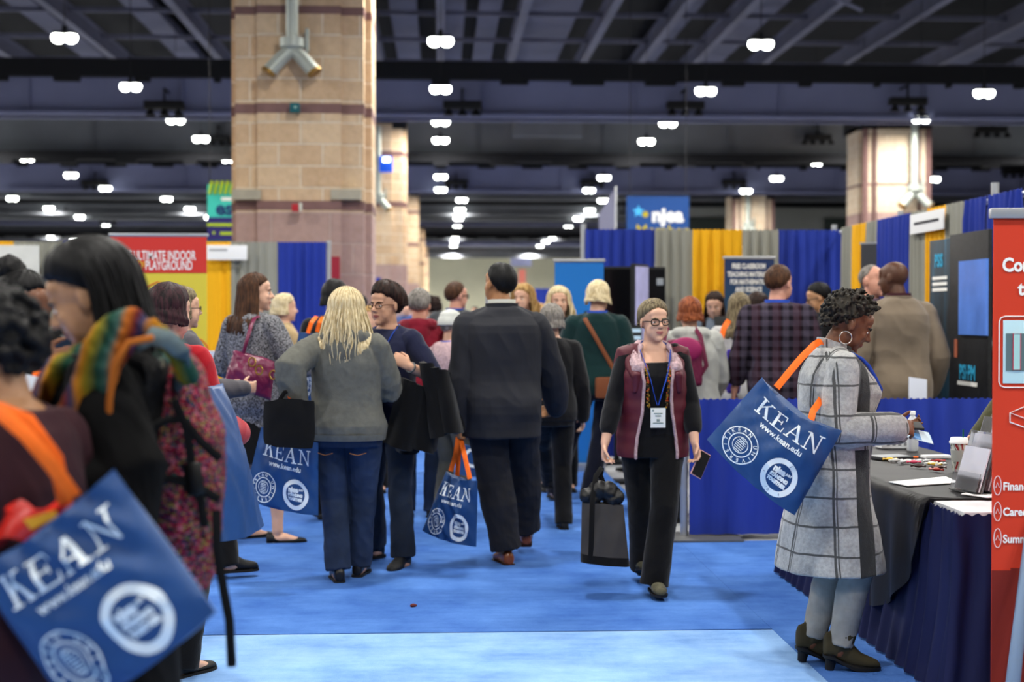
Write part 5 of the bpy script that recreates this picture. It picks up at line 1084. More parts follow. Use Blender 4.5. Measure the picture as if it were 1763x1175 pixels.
m = MB(); m.tube([at(330, 800, 3.385) - o0, at(338, 850, 3.38) - o0], [(.022, .006)]*2, 8, up=(0, -1, 0)); m.obj('clip', M('black buckle', '#0a0a0a', .4), r)
LONG = p

# G: nearest, maroon top
p = Person('woman with dark curly hair in maroon top, carrying the huge near tote', 22, 3.1, H=1.545, rz=62, lean=3, head=(10, 10, 0), sw=.98, ww=1.08, hw=1.05, skn='tan', vox=.007, R=dict(w=(.32, .22, 1.02), pole=(.5, -1, -.3)), L=dict(w=(-.2, .3, 1.0)))
p.body(); p.curls(hm('black'), .030, 500, (.010, .017), [38, 36, 28, 6, -20, -44, -54]); mar = M('dark maroon jersey', '#2c0e17', .9, var=.1, vs=8); p.top('jersey_top', mar, hem=.80, slv=.95, d=.022, neckz=1.455, fold=.007, sld=.01); p.collar(LAN, 1.452, (.086, .088), .004, .014, 'lanyard', tilt=-.02); p.pants(mar if False else black_c); p.shoes(leather_b, 'flat')
r, S_, c_ = tote('huge blue tote bag with red packet inside, nearest to the camera', C4((2.90, 2.82, 2.80, 2.88), (-52, 980), (196, 808), (370, 1054), (122, 1226)), .06, .14, [
    [at(128, 856, 2.85), at(90, 802, 2.82), at(44, 748, 2.82), at(4, 714, 2.86), at(-30, 702, 2.92), at(-60, 740, 3.0)], [at(112, 868, 2.9), at(96, 790, 2.88), at(48, 724, 2.88), at(-4, 704, 2.92), at(-40, 718, 2.98)]], wr=.02)
r2 = empty('packet', at(45, 905, 2.93), 0, 'red and yellow snack packet sticking out of the huge near tote bag', 'packet'); m = MB(); q_ = [x - r2.location for x in C4(2.93, (8, 876), (118, 862), (128, 900), (0, 945))]
m.grid(lambda u, v: q_[0]*(1-u)*(1-v) + q_[1]*u*(1-v) + q_[2]*u*v + q_[3]*(1-u)*v + V((0, .012*math.sin(7*u+3*v), .012*math.sin(8*u))), 16, 8, .02); m.obj('wrapper', M('shiny red wrapper', '#c8261d', .3, spec=.6), r2)
m = MB(); q2 = [x - r2.location for x in C4(2.90, (40, 895), (95, 878), (100, 890), (55, 912))]; m.grid(lambda u, v: q2[0]*(1-u)*(1-v) + q2[1]*u*(1-v) + q2[2]*u*v + q2[3]*(1-u)*v, 6, 3, .004); m.obj('yellow_print', M('yellow wrapper print', '#e8a92a', .4), r2)
# ------------------------------------------------------------------ people farther off
def bg(label, px, D, top, rz, hair, htop, hpants=None, skn='fair', shoes='flat', vox=None, **kw):
    p = Person(label, px, D, H=H_(top, D) - (.02 if hair[0] not in ('bald', 'buzz') else .0), rz=rz, skn=skn, vox=vox or (.008 if D < 12 else .010), **kw); p.body(); st, hc = hair; m_ = hm(hc)
    if st == 'short': p.cap(m_, .014, crown=.5, groove=.005)
    elif st == 'buzz': p.cap(m_, .004, groove=.001)
    elif st == 'bald': p.cap(m_, .005, [80, 80, 60, 12, 0, -34, -46])
    elif st == 'bob': p.cap(m_, .018, [34, 28, 18, -4, -30, -46, -56], crown=.5, groove=.006); p.shell(m_, .017, .07, (78, 282), .012)
    elif st == 'long': p.cap(m_, .014, [36, 30, 20, -2, -30, -46, -56], crown=.4, groove=.006); p.shell(m_, .015, .27, (78, 282), .02)
    elif st == 'wavy': p.cap(m_, .018, [34, 28, 16, -6, -30, -46, -56], crown=.5, groove=.008); p.shell(m_, .018, .20, (66, 294), .03, grv=.012); p.strands(m_, 60, .024, .22, (66, 294), .04, wave=.02, r=.005)
    elif st == 'bun': p.cap(m_, .012, crown=.3); b = MB(); b.ell(p.hp(0, -.075, .11), .05*p.k); solid(b, 'hair_bun', m_, p.o, .006, 1, (.006, 40, 1))
    elif st == 'curly': p.curls(m_, .03, 300)
    nm, mt, o = htop; p.top(nm, mt, **o)
    if hpants: p.pants(hpants)
    else: p.pants(black_c)
    p.shoes(black_p, shoes); return p
WM = dict(slv=1.0, d=.02, fold=.007)
# magenta purse woman
p = bg('woman with long brown hair in black and white speckled cardigan and black skirt', 437, 9.8, 472, -35, ('long', 'brown'), ('cardigan', speckle('speckled knit', '#131317', '#9a9aa0', 120), dict(WM, hem=.74, slv=.95)), skn='fair', vox=.007, head=(-48, 0, 0), ww=1.12, hw=1.08, bust=.04, lips='#a05a5a',
    R=dict(w=(.20, .30, 1.10), pole=(.6, -1, -.4), hd=(-.5, .8, .3)), L=dict(w=(-.22, .22, 1.05)), LL=dict(a=('px', 428, 924, 10.0), yaw=-25), RL=dict(a=('px', 478, 915, 9.78), yaw=-48))
p.eyes(brow='brown'); 
for ch in list(p.o.children):
    if ch.name.startswith('trousers'): bpy.data.objects.remove(ch)
p.skirt(black_c, .52, 1.03, .014, .04); PURSE = p
r = empty('handbag', at(432, 645, 9.5), 0, 'magenta leather handbag with gold rings on the shoulder of the cardigan woman', 'handbag'); o0 = r.location.copy(); mag = M('magenta leather', '#6b1740', .35, spec=.5, var=.15, vs=8)
q = [x - o0 for x in C4(9.5, (402, 604), (474, 622), (466, 690), (386, 654))]; m = MB(); nu, nv = 18, 12; rings = []
for j in range(nv+1):
    v = j/nv; f = lambda u: q[0]*(1-u)*(1-v) + q[1]*u*(1-v) + q[2]*u*v + q[3]*(1-u)*v; th = .03 + .05*math.sin(PI*min(1, v*.8))
    rings.append([f(i/nu) + V((0, -th*math.sin(PI*i/nu)**.5 - .008*noise.noise(V((i*.4, v*4, 2))), 0)) for i in range(nu+1)] + [f(1-i/nu) + V((0, th*math.sin(PI*i/nu)**.5, 0)) for i in range(1, nu)])
m.loft(rings); solid(m, 'bag_body', mag, r, .007, 3, (.006, 16, 1)); gold = M('gold metal ring', '#c9a455', .25, .9)
MB().tube([at(418, 612, 9.48) - o0, at(424, 590, 9.46) - o0, at(432, 562, 9.5) - o0, at(438, 548, 9.58) - o0, at(446, 545, 9.66) - o0], [(.012, .004)]*5, 8).obj('strap', mag, r)
for x, y in ((434, 624), (446, 638), (470, 646)): MB().tube([at(x, y, 9.40) - o0 + V((.022*math.cos(a), 0, .028*math.sin(a))) for a in np.linspace(0, 2*PI, 14, endpoint=False)], .006, 6, closed=True).obj('ring', gold, r)
# others of the left side
red_k = cloth('red knit', '#a3121f', .85); grey_j = cloth('grey jacket', '#4d4a50', .85)
p = bg('woman with dark maroon bob in bright red sweater behind the long dark-haired woman', 284, 6.2, 491, -28, ('bob', 'maroon'), ('sweater', red_k, dict(WM, d=.026)), vox=.007, sw=1.05, ww=1.2, hw=1.1, head=(-8, 6, 0), R=dict(w=(.16, .30, 1.05)), L=dict(w=(-.16, .3, 1.05)))
p = bg('ash blond person in grey jacket beside the yellow banner, one black boot on the carpet', 312, 8.6, 497, -62, ('bob', 'honey'), ('jacket', grey_j, dict(WM)), vox=.008, R=dict(w=(.15, .32, 1.12)), L=dict(w=(-.15, .32, 1.1)), LL=dict(a=('px', 372, 968, 8.65), yaw=-25), RL=dict(a=('px', 392, 962, 8.45), yaw=-5), shoes='boot')
p.glasses(M('dark tortoise frame', '#1a1210', .3)); tot, _, _ = tote('blue tote bag hanging sideways behind the colourful backpack', C4((5.3, 5.7, 5.75, 5.3), (338, 662), (384, 660), (455, 905), (372, 934)), .05, .10, [[at(345, 664, 5.4), at(333, 640, 5.6), at(318, 606, 5.9), at(305, 590, 6.05)]], prt=False)
p = bg('brown-skinned person with black hair bun at the far left holding a dark tablet', 18, 4.6, 462, -105, ('bun', 'black'), ('jersey_top', black_k, dict(WM)), skn='brown', vox=.008, head=(0, 14, 0), R=dict(w=('px', 66, 628, 4.35), pole=(.3, -1, -1), hd=(0, 1, .2)), L=dict(w=('px', 70, 632, 4.75), pole=(-.3, -1, -1), hd=(0, 1, .2)))
r = empty('tablet', at(88, 606, 4.55), 0, 'dark tablet held by the person with black hair bun', 'tablet'); MB().box((0, 0, 0), (.16, .24, .012), R=rot('Y', -38), bev=.004).obj('case', black_p, r)
r = empty('tote_strap', at(68, 668, 4.2), 0, 'orange bag handle with white tag at the far left, under the dark tablet', 'strap'); MB().tube([V((-.02, 0, -.06)), V((-.005, 0, .04)), V((.012, 0, .05)), V((.022, 0, -.08))], [(.014, .002)]*4, 8, up=(0, -1, 0)).obj('webbing', orange_m, r); MB().box((-.018, -.006, .012), (.045, .003, .045), R=rot('Y', 12)).obj('tag', white, r)
p = bg('short-haired golden blond woman in tan sweater beside the blue drape, behind the cardigan woman', 488, 13, 508, -75, ('bob', 'blond'), ('sweater', cloth('tan knit', '#a8916a'), WM), M('grey slacks', '#5a5a5e', .9), R=dict(w=(.22, .42, 1.22), pole=(.5, -1, -1), hd=(0, .8, .6)), L=dict(w=(-.15, .3, 1.1)))
p = bg('dark-haired person in black top behind the blonde woman in hoodie', 576, 10.8, 484, -15, ('bob', 'black'), ('jersey_top', black_c, WM), sw=1.1, ww=1.1, LL=dict(a=('px', 556, 878, 10.9), yaw=10))
tote('light blue printed tote on the shoulder of the dark-haired person behind the blonde', C4((10.5, 10.45, 10.45, 10.5), (514, 572), (590, 566), (586, 690), (500, 690)), .04, .08, [[at(530, 574, 10.45), at(536, 556, 10.46), at(545, 545, 10.6)], [at(546, 572, 10.5), at(550, 556, 10.5), at(556, 546, 10.6)]], prt=True, full=False)
p = bg('balding man in pale blue shirt far behind, near the brick column base', 620, 18, 509, 60, ('bald', 'black'), ('shirt', cloth('pale blue cotton', '#7f93ad'), WM), black_c, 'pink', fem=False)
p = bg('blond long-haired woman in coral jacket behind the woman in navy tee', 640, 12.6, 528, 170, ('wavy', 'gold'), ('jacket', cloth('coral cloth', '#b0604f'), WM))
p = bg('grey-haired man in maroon hooded sweatshirt seen from behind', 722, 11, 498, -6, ('short', 'grey'), ('hooded_sweatshirt', cloth('maroon fleece', '#731627', .95), dict(WM, hood=True, d=.03, fold=.01)), denim, 'pink', sw=1.25, ww=1.35, dep=1.2, fem=False)
p = bg('dark brown curly-haired person far behind the maroon sweatshirt', 746, 17, 513, 10, ('curly', 'dbrown'), ('shirt', cloth('teal cotton', '#34504f'), WM))
p = bg('man with glasses and short brown hair in grey suit jacket behind the white knit hat', 784, 14, 487, -20, ('short', 'brown'), ('suit_jacket', cloth('grey suit cloth', '#3d4045'), dict(WM, d=.026)), black_c, 'pink', head=(-42, 0, 0), sw=1.12, fem=False); p.glasses(M('black frame', '#141414', .4), .004); p.collar(LAN, 1.47, (.084, .082), .006, .035, 'lanyard')
p = bg('elderly woman in white knit hat and pale pink jacket, walking beside the man in suit', 774, 10.8, 541, -42, ('buzz', 'grey'), ('jacket', cloth('pale pink fleece', '#c9b0b2', .95), dict(WM, d=.034, fold=.01)), cloth('olive grey skirt cloth', '#55554f'), 'fair', sw=1.0, ww=1.2, dep=1.1)
kh = MB(); kh.loft([[p.capr(-180 + 10*j, el, .02 + .012*(el > 40), [-90]*7, 0, .002) for j in range(36)] for el in np.linspace(-8, 89.5, 16)]); kh.obj('knit_hat', cloth('white knitted wool', '#c4c6c2', .95, bs=90, bump=.6), p.o, smooth=180); p.lanyard(LAN, 1.15, False)
r = empty('tote_bag', at(808, 788, 10.55), 0, 'small navy bag with white ring print beside the elderly woman in knit hat', 'tote bag'); m = MB(); m.grid(lambda u, v: V((-.10 + .2*u, -.03*math.sin(PI*u), -.12 + .22*v - .03*u)), 10, 10, .06); m.obj('bag_body', tote_m, r); m = MB(); put2d(m, ring2d(.03, .0, .05, .072), lambda a, b: V((a, -.034, b))); m.obj('ring_emblem', print_m, r)
p = bg('orange-blond woman partly hidden behind the head of the man in suit', 902, 13.5, 491, 150, ('wavy', 'gold'), ('jacket', cloth('dark grey cloth', '#2a2b30'), WM), head=(0, 0, 0)); p.eyes()
p = bg('curly blond woman facing the camera in black jacket with pink bag strap', 962, 12.6, 495, 172, ('wavy', 'blond'), ('jacket', black_k, WM), lips='#a05a5a', head=(8, 0, 0)); p.eyes(); MB().tube([p.front(-.10, z, .035) for z in (1.40, 1.3, 1.2, 1.05)], [(.02, .004)]*4, 8).obj('pink_strap', M('pink webbing', '#c8395c', .7), p.o)
p = bg('short grey-haired person just behind the right arm of the man in suit', 950, 10.3, 525, 8, ('bob', 'grey'), ('jacket', black_k, WM), LL=dict(a=('px', 950, 853, 11.0)))
p = bg('woman with blond bob in dark green sweater and brown bag strap, seen from behind', 1028, 11.8, 484, -4, ('bob', 'blond'), ('sweater', cloth('dark green knit', '#0f2a2b', .9), dict(WM, d=.024)), cloth('navy trousers', '#0e1120'), sw=1.12, ww=1.15, hw=1.1, head=(-14, 12, 0), L=dict(w=(-.26, .22, .98)), LL=dict(a=('px', 952, 856, 11.9), yaw=10), RL=dict(a=('px', 1012, 860, 11.8)), shoes='sneaker')
p.collar(LAN, 1.47, (.08, .08), .006, .04, 'lanyard'); m = MB(); pts = []
for t in np.linspace(0, 1, 12): 
    z = 1.43 - .42*t; x = -.10 + .24*t; o_, R_ = p.sp(z); a_, b_, y_ = p.dims(z, .035); pts.append((o_ + R_ @ V((x, -b_*max(0, 1 - abs(x/a_)**2.3)**(1/2.3) + y_, 0)))*p.k)
m.tube(pts, [(.017, .004)]*12, 8); m.obj('crossbody_strap', M('tan leather strap', '#7a4426', .6), p.o)
r = empty('bag', at(1046, 668, 11.62), 0, 'small tan leather crossbody bag at the hip of the green sweater woman', 'bag'); MB().box((0, 0, 0), (.2, .08, .17), bev=.03).obj('bag_body', M('tan leather strap', '#7a4426', .6), r)
r = empty('bag', at(984, 672, 11.6), 0, 'lime yellow bag carried at the left side of the green sweater woman', 'bag'); m = MB(); m.box((0, 0, 0), (.16, .07, .36), bev=.03); solid(m, 'bag_body', M('lime yellow cloth', '#a9ad1c', .7), r, .009, 2, (.006, 12, 1)); MB().tube([V((-.04, 0, .17)), V((-.02, .02, .30)), V((.03, .02, .30)), V((.05, 0, .17))], .008, 8).obj('handle', M('lime yellow cloth', '#a9ad1c', .7), r)
r = empty('monitor', (xw(1087, 13.2), 13.2, 0), 0, 'small monitor with pale blue lines beside the woman in burgundy vest', 'monitor'); zt = at(1087, 562, 13.2).z; MB().box((0, 0, zt-.11), (.19, .03, .24), bev=.005).obj('casing', black_p, r)
for q in range(3): MB().box((0, -.018, zt-.04-.065*q), (.17, .004, .035)).obj('screen_line', M('pale blue screen line', '#a9c4d8', .4, emit=.25), r)
MB().cyl((0, .02, 0), (0, .02, zt-.2), .02, n=10).obj('stand', black_p, r); MB().box((0, .02, .012), (.3, .25, .024), bev=.008).obj('foot', black_p, r)
# right booth people
hoodw = cloth('pale grey hoodie', '#a5a6a2', .95)
p = bg('copper red-haired woman in pale grey hoodie with magenta backpack behind the divider', 1188, 10.7, 513, -2, ('bob', 'red'), ('hoodie', hoodw, dict(WM, hood=True, d=.032, fold=.011, hem=.72)), sw=1.1, ww=1.25, hw=1.15, R=dict(w=(.22, .26, .98)), L=dict(w=(-.22, .26, .98)))
r = empty('backpack', at(1178, 626, 10.42), 0, 'small magenta backpack worn over the pale grey hoodie', 'backpack'); m = MB(); m.box((0, 0, 0), (.26, .12, .34), bev=.05); solid(m, 'pack_body', M('deep magenta cloth', '#5d0f33', .7), r, .009, 3, (.006, 14, 1)); m = MB(); m.ell((0, -.055, .10), (.12, .03, .09)); m.obj('flap', M('magenta flap', '#8c1a52', .6), r)
for sgn in (-1, 1): MB().tube([V((sgn*.10, .03, -.12)), V((sgn*.17, .05, -.02)), V((sgn*.13, .08, .20)), V((sgn*.10, .16, .26))], [(.018, .004)]*4, 8).obj('shoulder_strap', M('deep magenta cloth', '#5d0f33', .7), r)
p = bg('young woman with brown hair looking down at a phone before the yellow drape', 1232, 14.0, 500, 165, ('long', 'dbrown'), ('jersey_top', cloth('grey blue jersey', '#5c6573'), WM), head=(-6, 22, 0), R=dict(w=(.06, .30, 1.25), pole=(.6, -.4, -1)), L=dict(w=(-.05, .32, 1.25), pole=(-.6, -.4, -1))); p.eyes()
r = empty('phone', at(1244, 553, 13.62), 0, 'dark phone in the hands of the young woman before the yellow drape', 'phone'); MB().box((0, 0, 0), (.16, .015, .10), R=rot('X', -30), bev=.004).obj('case', black_p, r)
p = bg('ash blond long-haired woman in white top with orange strap, right of the copper red hair', 1272, 11.5, 504, -20, ('long', 'honey'), ('blouse', cloth('white cotton', '#b9b9bb'), WM), black_c, head=(-15, 4, 0)); MB().tube([at(1238, 602, 11.15), at(1246, 566, 11.2), at(1255, 552, 11.35)], [(.022, .003)]*3, 8).obj('orange_strap', orange_m, None).parent = p.o
o = [c for c in p.o.children if c.name.startswith('orange_strap')][0]; o.matrix_parent_inverse = Matrix.Identity(4); o.data.transform(p.WI)
r = empty('bag', at(1262, 640, 11.1), 0, 'purple bag hanging between the white top woman and the plaid shirt man', 'bag'); m = MB(); m.box((0, 0, 0), (.10, .10, .34), bev=.04); solid(m, 'bag_body', M('purple cloth', '#33218a', .8), r, .01, 3, (.008, 12, 1))
p = bg('dark-haired woman in black jacket next to the plaid shirt man', 1300, 12.0, 503, -38, ('long', 'dbrown'), ('jacket', black_k, WM), head=(-30, 8, 0))
p = bg('tall man with short brown hair in dark plaid shirt seen from behind', 1338, 10.7, 457, -10, ('short', 'brown'), ('plaid_shirt', plaid_shirt(), dict(WM, slv=.8, d=.024, hem=.80)), M('dark grey trousers', '#26262c', .9), 'pink', head=(-38, 4, 0), sw=1.14, ww=1.16, fem=False, jaw=1.06); p.collar(LAN, 1.47, (.084, .082), .006, .04, 'lanyard'); p.eyes(brow='brown')
p = bg('dark-haired man with glasses facing left before the blue drape, behind the grey coat woman', 1418, 13, 486, 82, ('short', 'black'), ('shirt', black_k, WM), skn='tan', fem=False, head=(0, 16, 0)); p.glasses(M('black frame', '#141414', .4), .003)
p = bg('pink-faced balding man behind the bald man in tan blazer', 1500, 11.6, 458, -140, ('bald', 'grey'), ('shirt', cloth('mauve shirt cloth', '#4b3a48'), WM), skn='pink', fem=False, jaw=1.1, lips='#a45a55'); p.eyes()
tanb = cloth('tan blazer wool', '#76695a', .9, var=.08)
p = bg('tall bald man in tan blazer with his back to the camera', 1546, 10.5, 450, 4, ('bald', 'black'), ('blazer', tanb, dict(WM, hem=.80, d=.026, flare=.12, fold=.009, fs=4.5, e=2.6)), black_c, 'dark', head=(42, 6, 0), sw=1.08, ww=1.14, dep=1.2, limb=1.06, fem=False, shd=.02, jaw=1.08, neck=.015, L=dict(w=(-.29, .10, .88)), R=dict(w=(.26, .06, .88)))
for ch in list(p.o.children):
    if ch.name.startswith('hair'): bpy.data.objects.remove(ch)
p.collar(M('maroon shirt collar', '#3c1420', .8), 1.472, (.080, .078), .010, .05, 'shirt_collar'); p.collar(tanb, 1.455, (.092, .09), .014, .05, 'blazer_collar')
p = bg('booth attendant in olive sleeve leaning on the table behind the red banner', 1846, 6.9, 480, 92, ('short', 'brown'), ('shirt', cloth('olive twill', '#4a4a33', .9), dict(WM, slv=.95, sld=.01)), black_c, 'fair', vox=.006, fem=False, lean=20, twist=-14, L=dict(w=('px', 1672, 800, 6.95), pole=(-.6, -.6, .3), hd=(.0, .8, -.5), palm=(0, -.4, -1), curl=.15), R=dict(w=(.3, .35, .9)))
# far crowd
fc = [(868, 30, 520, 'short', 'brown', '#5a6a80'), (893, 24, 528, 'bob', 'dbrown', '#7a3340'), (930, 22, 524, 'wavy', 'gold', '#806a55'), (702, 25, 516, 'bob', 'grey', '#3a4a7a'), (735, 30, 523, 'short', 'dbrown', '#6f6f76'), (852, 40, 531, 'bob', 'black', '#2b3b70'), (603, 23, 522, 'bob', 'brown', '#a07f78'), (818, 36, 528, 'short', 'black', '#8a8a90')]
words = ['blue grey shirt left of the far red sign', 'wine red top just right of the suited man', 'brown top beside the sky blue banner', 'dark blue top beside the second brick column', 'grey top at the foot of the cream end wall', 'navy top close to the end wall, tiny', 'dusty pink top near the near brick column', 'pale grey top between knit hat and suit']
for (px, D, top, st, hc, c), wd in zip(fc, words): bg('distant person in ' + wd, px, D, top, random.choice((0, 180, 150, -30)), (st, hc), ('top', cloth('far cloth ' + c, c), WM), vox=.014)
# far booths and signs
for px0, px1, D, lb in ((640, 656, 34, 'slim blue drape panel at the foot of the second brick column'), (838, 860, 62, 'blue drape panel far down the aisle, left of the head of the man in suit'), (908, 948, 50, 'blue drape panel far down the aisle at right')):
    drape((xw(px0, D), D), (xw(px1, D), D), .02, at(px0, 478 if D == 34 else 497, D).z, blue_d, lb, wl=.2)
r, fn = panel_thing('hanging_sign', 'small white and blue sign hanging far down the aisle', 'sign', at(897, 452, 88), 36/2500*88, 14/2500*88, M('far blue white sign', '#8a8fb4', .7)); 
for q in (-1, 1): MB().cyl((q*.5, 0, .2), (q*.5, 0, ZC - r.location.z), .012, n=6).obj('cable', M('dark cable', '#26262b', .6), r)
r = empty('pillar_banner', (xw(899, 85), 85, 0), 0, 'tall thin red and white banner far down the aisle', 'banner'); zt = at(899, 464, 85).z; MB().box((0, 0, zt/2), (.4, .03, zt)).obj('sheet', M('far red banner', '#b9665c', .7), r)
r, fn = panel_thing('wall_sign', 'dark red narrow sign beside the open end of the left blue drape', 'sign', at(577, 467, 19.9), 16/2500*19.9, 50/2500*19.9, M('dark red sign', '#9a2438', .7), th=.03)
# blue skirted table, left
x0_, x1_ = -4.4, xw(394, 12.2)
t = empty('booth_table', ((x0_+x1_)/2, 12.55, 0), 0, 'blue skirted booth table left of the cardigan woman', 'table'); W_ = x1_ - x0_
MB().box((0, 0, .935), (W_, .66, .03), bev=.008).obj('table_top', blue_d, t)
for a_, b_ in (((-W_/2, -.34), (W_/2, -.34)), ((W_/2+.005, -.34), (W_/2+.005, .34))):
    o = drape(a_, b_, .02, .93, blue_d, None, None, wl=.14, amp=.018, name='skirt', cat=None); o.parent = t
r, fn = panel_thing('table_card', 'plain white card standing on the blue skirted table before the yellow drape', 'card', at(365, 637, 12.3), .075, .28, M('pale card', '#c3c8d6', .7), tilt=.1, rz=.25); r.location.z = .95 + .14
# ------------------------------------------------------------------ the booth table, its cloths and things
TX0, TX1, TY0, TY1, TZ = 2.06, 2.80, 5.62, 8.40, .75
navy_s = M('navy table skirt', '#10163f', .75, var=.12, vs=5, bump=.15, bs=120, stretch=(1, 1, .1), spec=.25)
t = empty('booth_table', ((TX0+TX1)/2, (TY0+TY1)/2, 0), 0, 'long white-topped booth table with pleated navy skirt, in front of the grey coat woman', 'table'); c_ = t.location
MB().box((0, 0, TZ-.02), (TX1-TX0, TY1-TY0, .036), bev=.01).obj('table_top', M('white plastic table top', '#d9dadf', .45), t)
for A_, B_ in (((TX0-.02, TY1), (TX0-.02, TY0-.01)), ((TX0-.05, TY0-.015), (TX1+.02, TY0-.015)), ((TX1, TY1+.01), (TX0-.02, TY1+.01))):
    o = drape((A_[0]-c_.x, A_[1]-c_.y), (B_[0]-c_.x, B_[1]-c_.y), .015, TZ-.012, navy_s, None, None, wl=.13, amp=.022, name='skirt', cat=None, flare=.07, ext=.07); o.parent = t
for sx in (-1, 1):
    for sy in (-1, 1): MB().cyl((sx*(TX1-TX0-.16)/2, sy*(TY1-TY0-.3)/2, .01), (sx*(TX1-TX0-.16)/2, sy*(TY1-TY0-.3)/2, TZ-.03), .014, n=10).obj('leg', alu, t)
# black cloth with a rounded hanging front
blk = M('black satin cloth', '#17161a', .55, spec=.3, var=.2, vs=4); NY0 = 5.97
def bc(u, v):
    y = NY0 + (TY1 + .0 - NY0)*u; s_ = v*(TX1 - TX0 + .58)
    s1 = min(1, max(0, y-NY0)/.80); L = .03 + .55*math.sqrt(max(0, 1 - (1-s1)**2)) - .10*max(0, (y-7.0)/1.4)
    flat = TX1 - TX0 + .025
    tot = flat + L; d_ = v*tot
    if d_ < flat - .02: return V((TX1 - d_ - .01, y, TZ + .008 + .0015*noise.noise(V((d_*6, y*5, 0)))))
    dz = d_ - (flat - .02); k_ = min(1, dz/.03)
    return V((TX0 - .028*k_ - .012 - .035*(dz/.55) - .016*math.sin(y*22 + dz*5)*min(1, dz*3), y - .12*dz*(u-.35), TZ + .008 - max(0, dz - .008)))
tag(MB().grid(bc, 60, 60, .004).obj('table_cloth', blk, smooth=60), 'black satin cloth over the booth table, hanging rounded before the navy skirt', 'tablecloth')
ZT_ = TZ + .012
def onT(px, py, z=ZT_): return flo(px, py, z)
# bottle
p0 = onT(1571, 777); r = empty('water_bottle', p0, 0, 'clear plastic water bottle with white cap standing at the far end of the table', 'bottle')
g = NT('clear plastic'); g.set(col=(.86, .9, .95, 1), rough=.15, trans=.45, ior=1.33, spec=.9)
pr = [(.0, .0), (.030, .002), (.033, .012), (.031, .03), (.033, .045), (.031, .06), (.033, .075), (.033, .15), (.030, .165), (.022, .185), (.013, .198), (.013, .21), (0, .21)]
MB().lathe((0, 0, 0), pr, 24).obj('bottle_body', g.m, r); MB().lathe((0, 0, .205), [(0, 0), (.016, 0), (.016, .018), (.014, .021), (0, .021)], 20).obj('cap', M('white cap', '#e8eaec', .5), r)
MB().lathe((0, 0, .09), [(.0338, 0), (.0338, .045)], 24).obj('label', M('pale blue label', '#9fc0da', .5), r)
# cup
p0 = onT(1651, 812); r = empty('coffee_cup', p0, 0, 'white lidded paper coffee cup with red and green pattern on the table', 'cup')
cm_ = NT('red green cup print'); co = cm_.coord(); w1 = cm_.n('TexWave', {'Vector': co, 'Scale': 14, 'Distortion': 6.0}); cm_.set(col=cm_.ramp(w1.outputs[0], [(.2, lin('#8c1a22')), (.45, lin('#d9d9d2')), (.7, lin('#1f4a38')), (.9, lin('#cfd3cc'))]), rough=.6)
MB().lathe((0, 0, 0), [(0, .0), (.030, 0), (.031, .004), (.043, .14), (0, .14)], 28).obj('cup_body', cm_.m, r); MB().lathe((0, 0, .138), [(.0, 0), (.047, 0), (.047, .010), (.043, .014), (.041, .026), (.038, .028), (0, .026)], 28).obj('lid', M('white lid', '#eceef0', .45), r); MB().lathe((0, 0, .05), [(.036, 0), (.0415, .055)], 28).obj('sleeve', M('grey paper sleeve', '#a8aca8', .8), r); MB().box((.02, .0, .18), (.006, .004, .05)).obj('stir_stick', M('green stick', '#0d5a3c', .5), r)
# paper sheets
def sheet(label, c, px, mt=white, cat='paper', name='paper_sheet'):
    q = [flo(x, y, ZT_) for x, y in px]; o = sum(q, V())/4; r = empty(name, o, 0, label, cat); m = MB(); m.add([x - o + V((0, 0, .0035)) for x in q] + [x - o for x in q], [(0, 1, 2, 3), (7, 6, 5, 4), (0, 4, 5, 1), (1, 5, 6, 2), (2, 6, 7, 3), (3, 7, 4, 0)]); m.obj('sheet', mt, r, smooth=False); return r
sheet('large white sheet of paper on the black cloth beside the attendant hand', None, ((1530, 831), (1563, 838), (1652, 832), (1628, 822)))
sheet('small white card lying at the foot of the clear brochure holders', None, ((1655, 852), (1700, 858), (1728, 856), (1690, 842)))
r = empty('white_box', onT(1540, 771), 0, 'low white box with grey print, beside the water bottle', 'box'); MB().box((0, 0, .027), (.19, .12, .054), bev=.004).obj('box_body', white, r)
for i in range(4): MB().box((-.055 + .033*i, -.061, .027), (.018, .003, .022)).obj('printed_square', M('grey print', '#8f9096', .8), r)
r = empty('tablet', onT(1532, 790), .3, 'grey tablet lying on the black cloth near the coat sleeve', 'tablet'); MB().box((0, 0, .008), (.20, .14, .014), bev=.004).obj('case', M('dark grey case', '#3a3c40', .4), r); MB().box((0, 0, .0158), (.18, .125, .001)).obj('screen', M('grey screen', '#8d9298', .3), r)
r = empty('white_pad', onT(1612, 789), .1, 'white notepad lying left of the coffee cup', 'notepad'); MB().box((0, 0, .008), (.15, .07, .014), bev=.003).obj('pages', white, r)
r = empty('pen', onT(1565, 790), .05, 'orange pen lying beside the wrapped sweets', 'pen'); MB().cyl((-.055, 0, .006), (.05, 0, .006), .0055, n=12).obj('barrel', orange_m, r); MB().cyl((.05, 0, .006), (.065, 0, .006), .005, .001, n=12).obj('tip', black_p, r)
rnd = random.Random(11); cols = [('yellow', '#dcae22'), ('white', '#d8d8d6'), ('silver', '#a9acb0'), ('pink', '#c43a5e'), ('white', '#d8d8d6'), ('white', '#cfcfd2'), ('dark brown', '#2f1714'), ('red', '#a3201e'), ('white', '#d8d8d6'), ('silver', '#b7b9bd'), ('red', '#93261e'), ('dark brown', '#3b1512'), ('yellow', '#c9a43a'), ('white', '#e0e0de')]
pos = [(1532, 794), (1542, 796), (1553, 799), (1573, 799), (1563, 797), (1583, 797), (1581, 806), (1615, 797), (1603, 801), (1595, 797), (1612, 812), (1617, 808), (1610, 803), (1620, 803)]
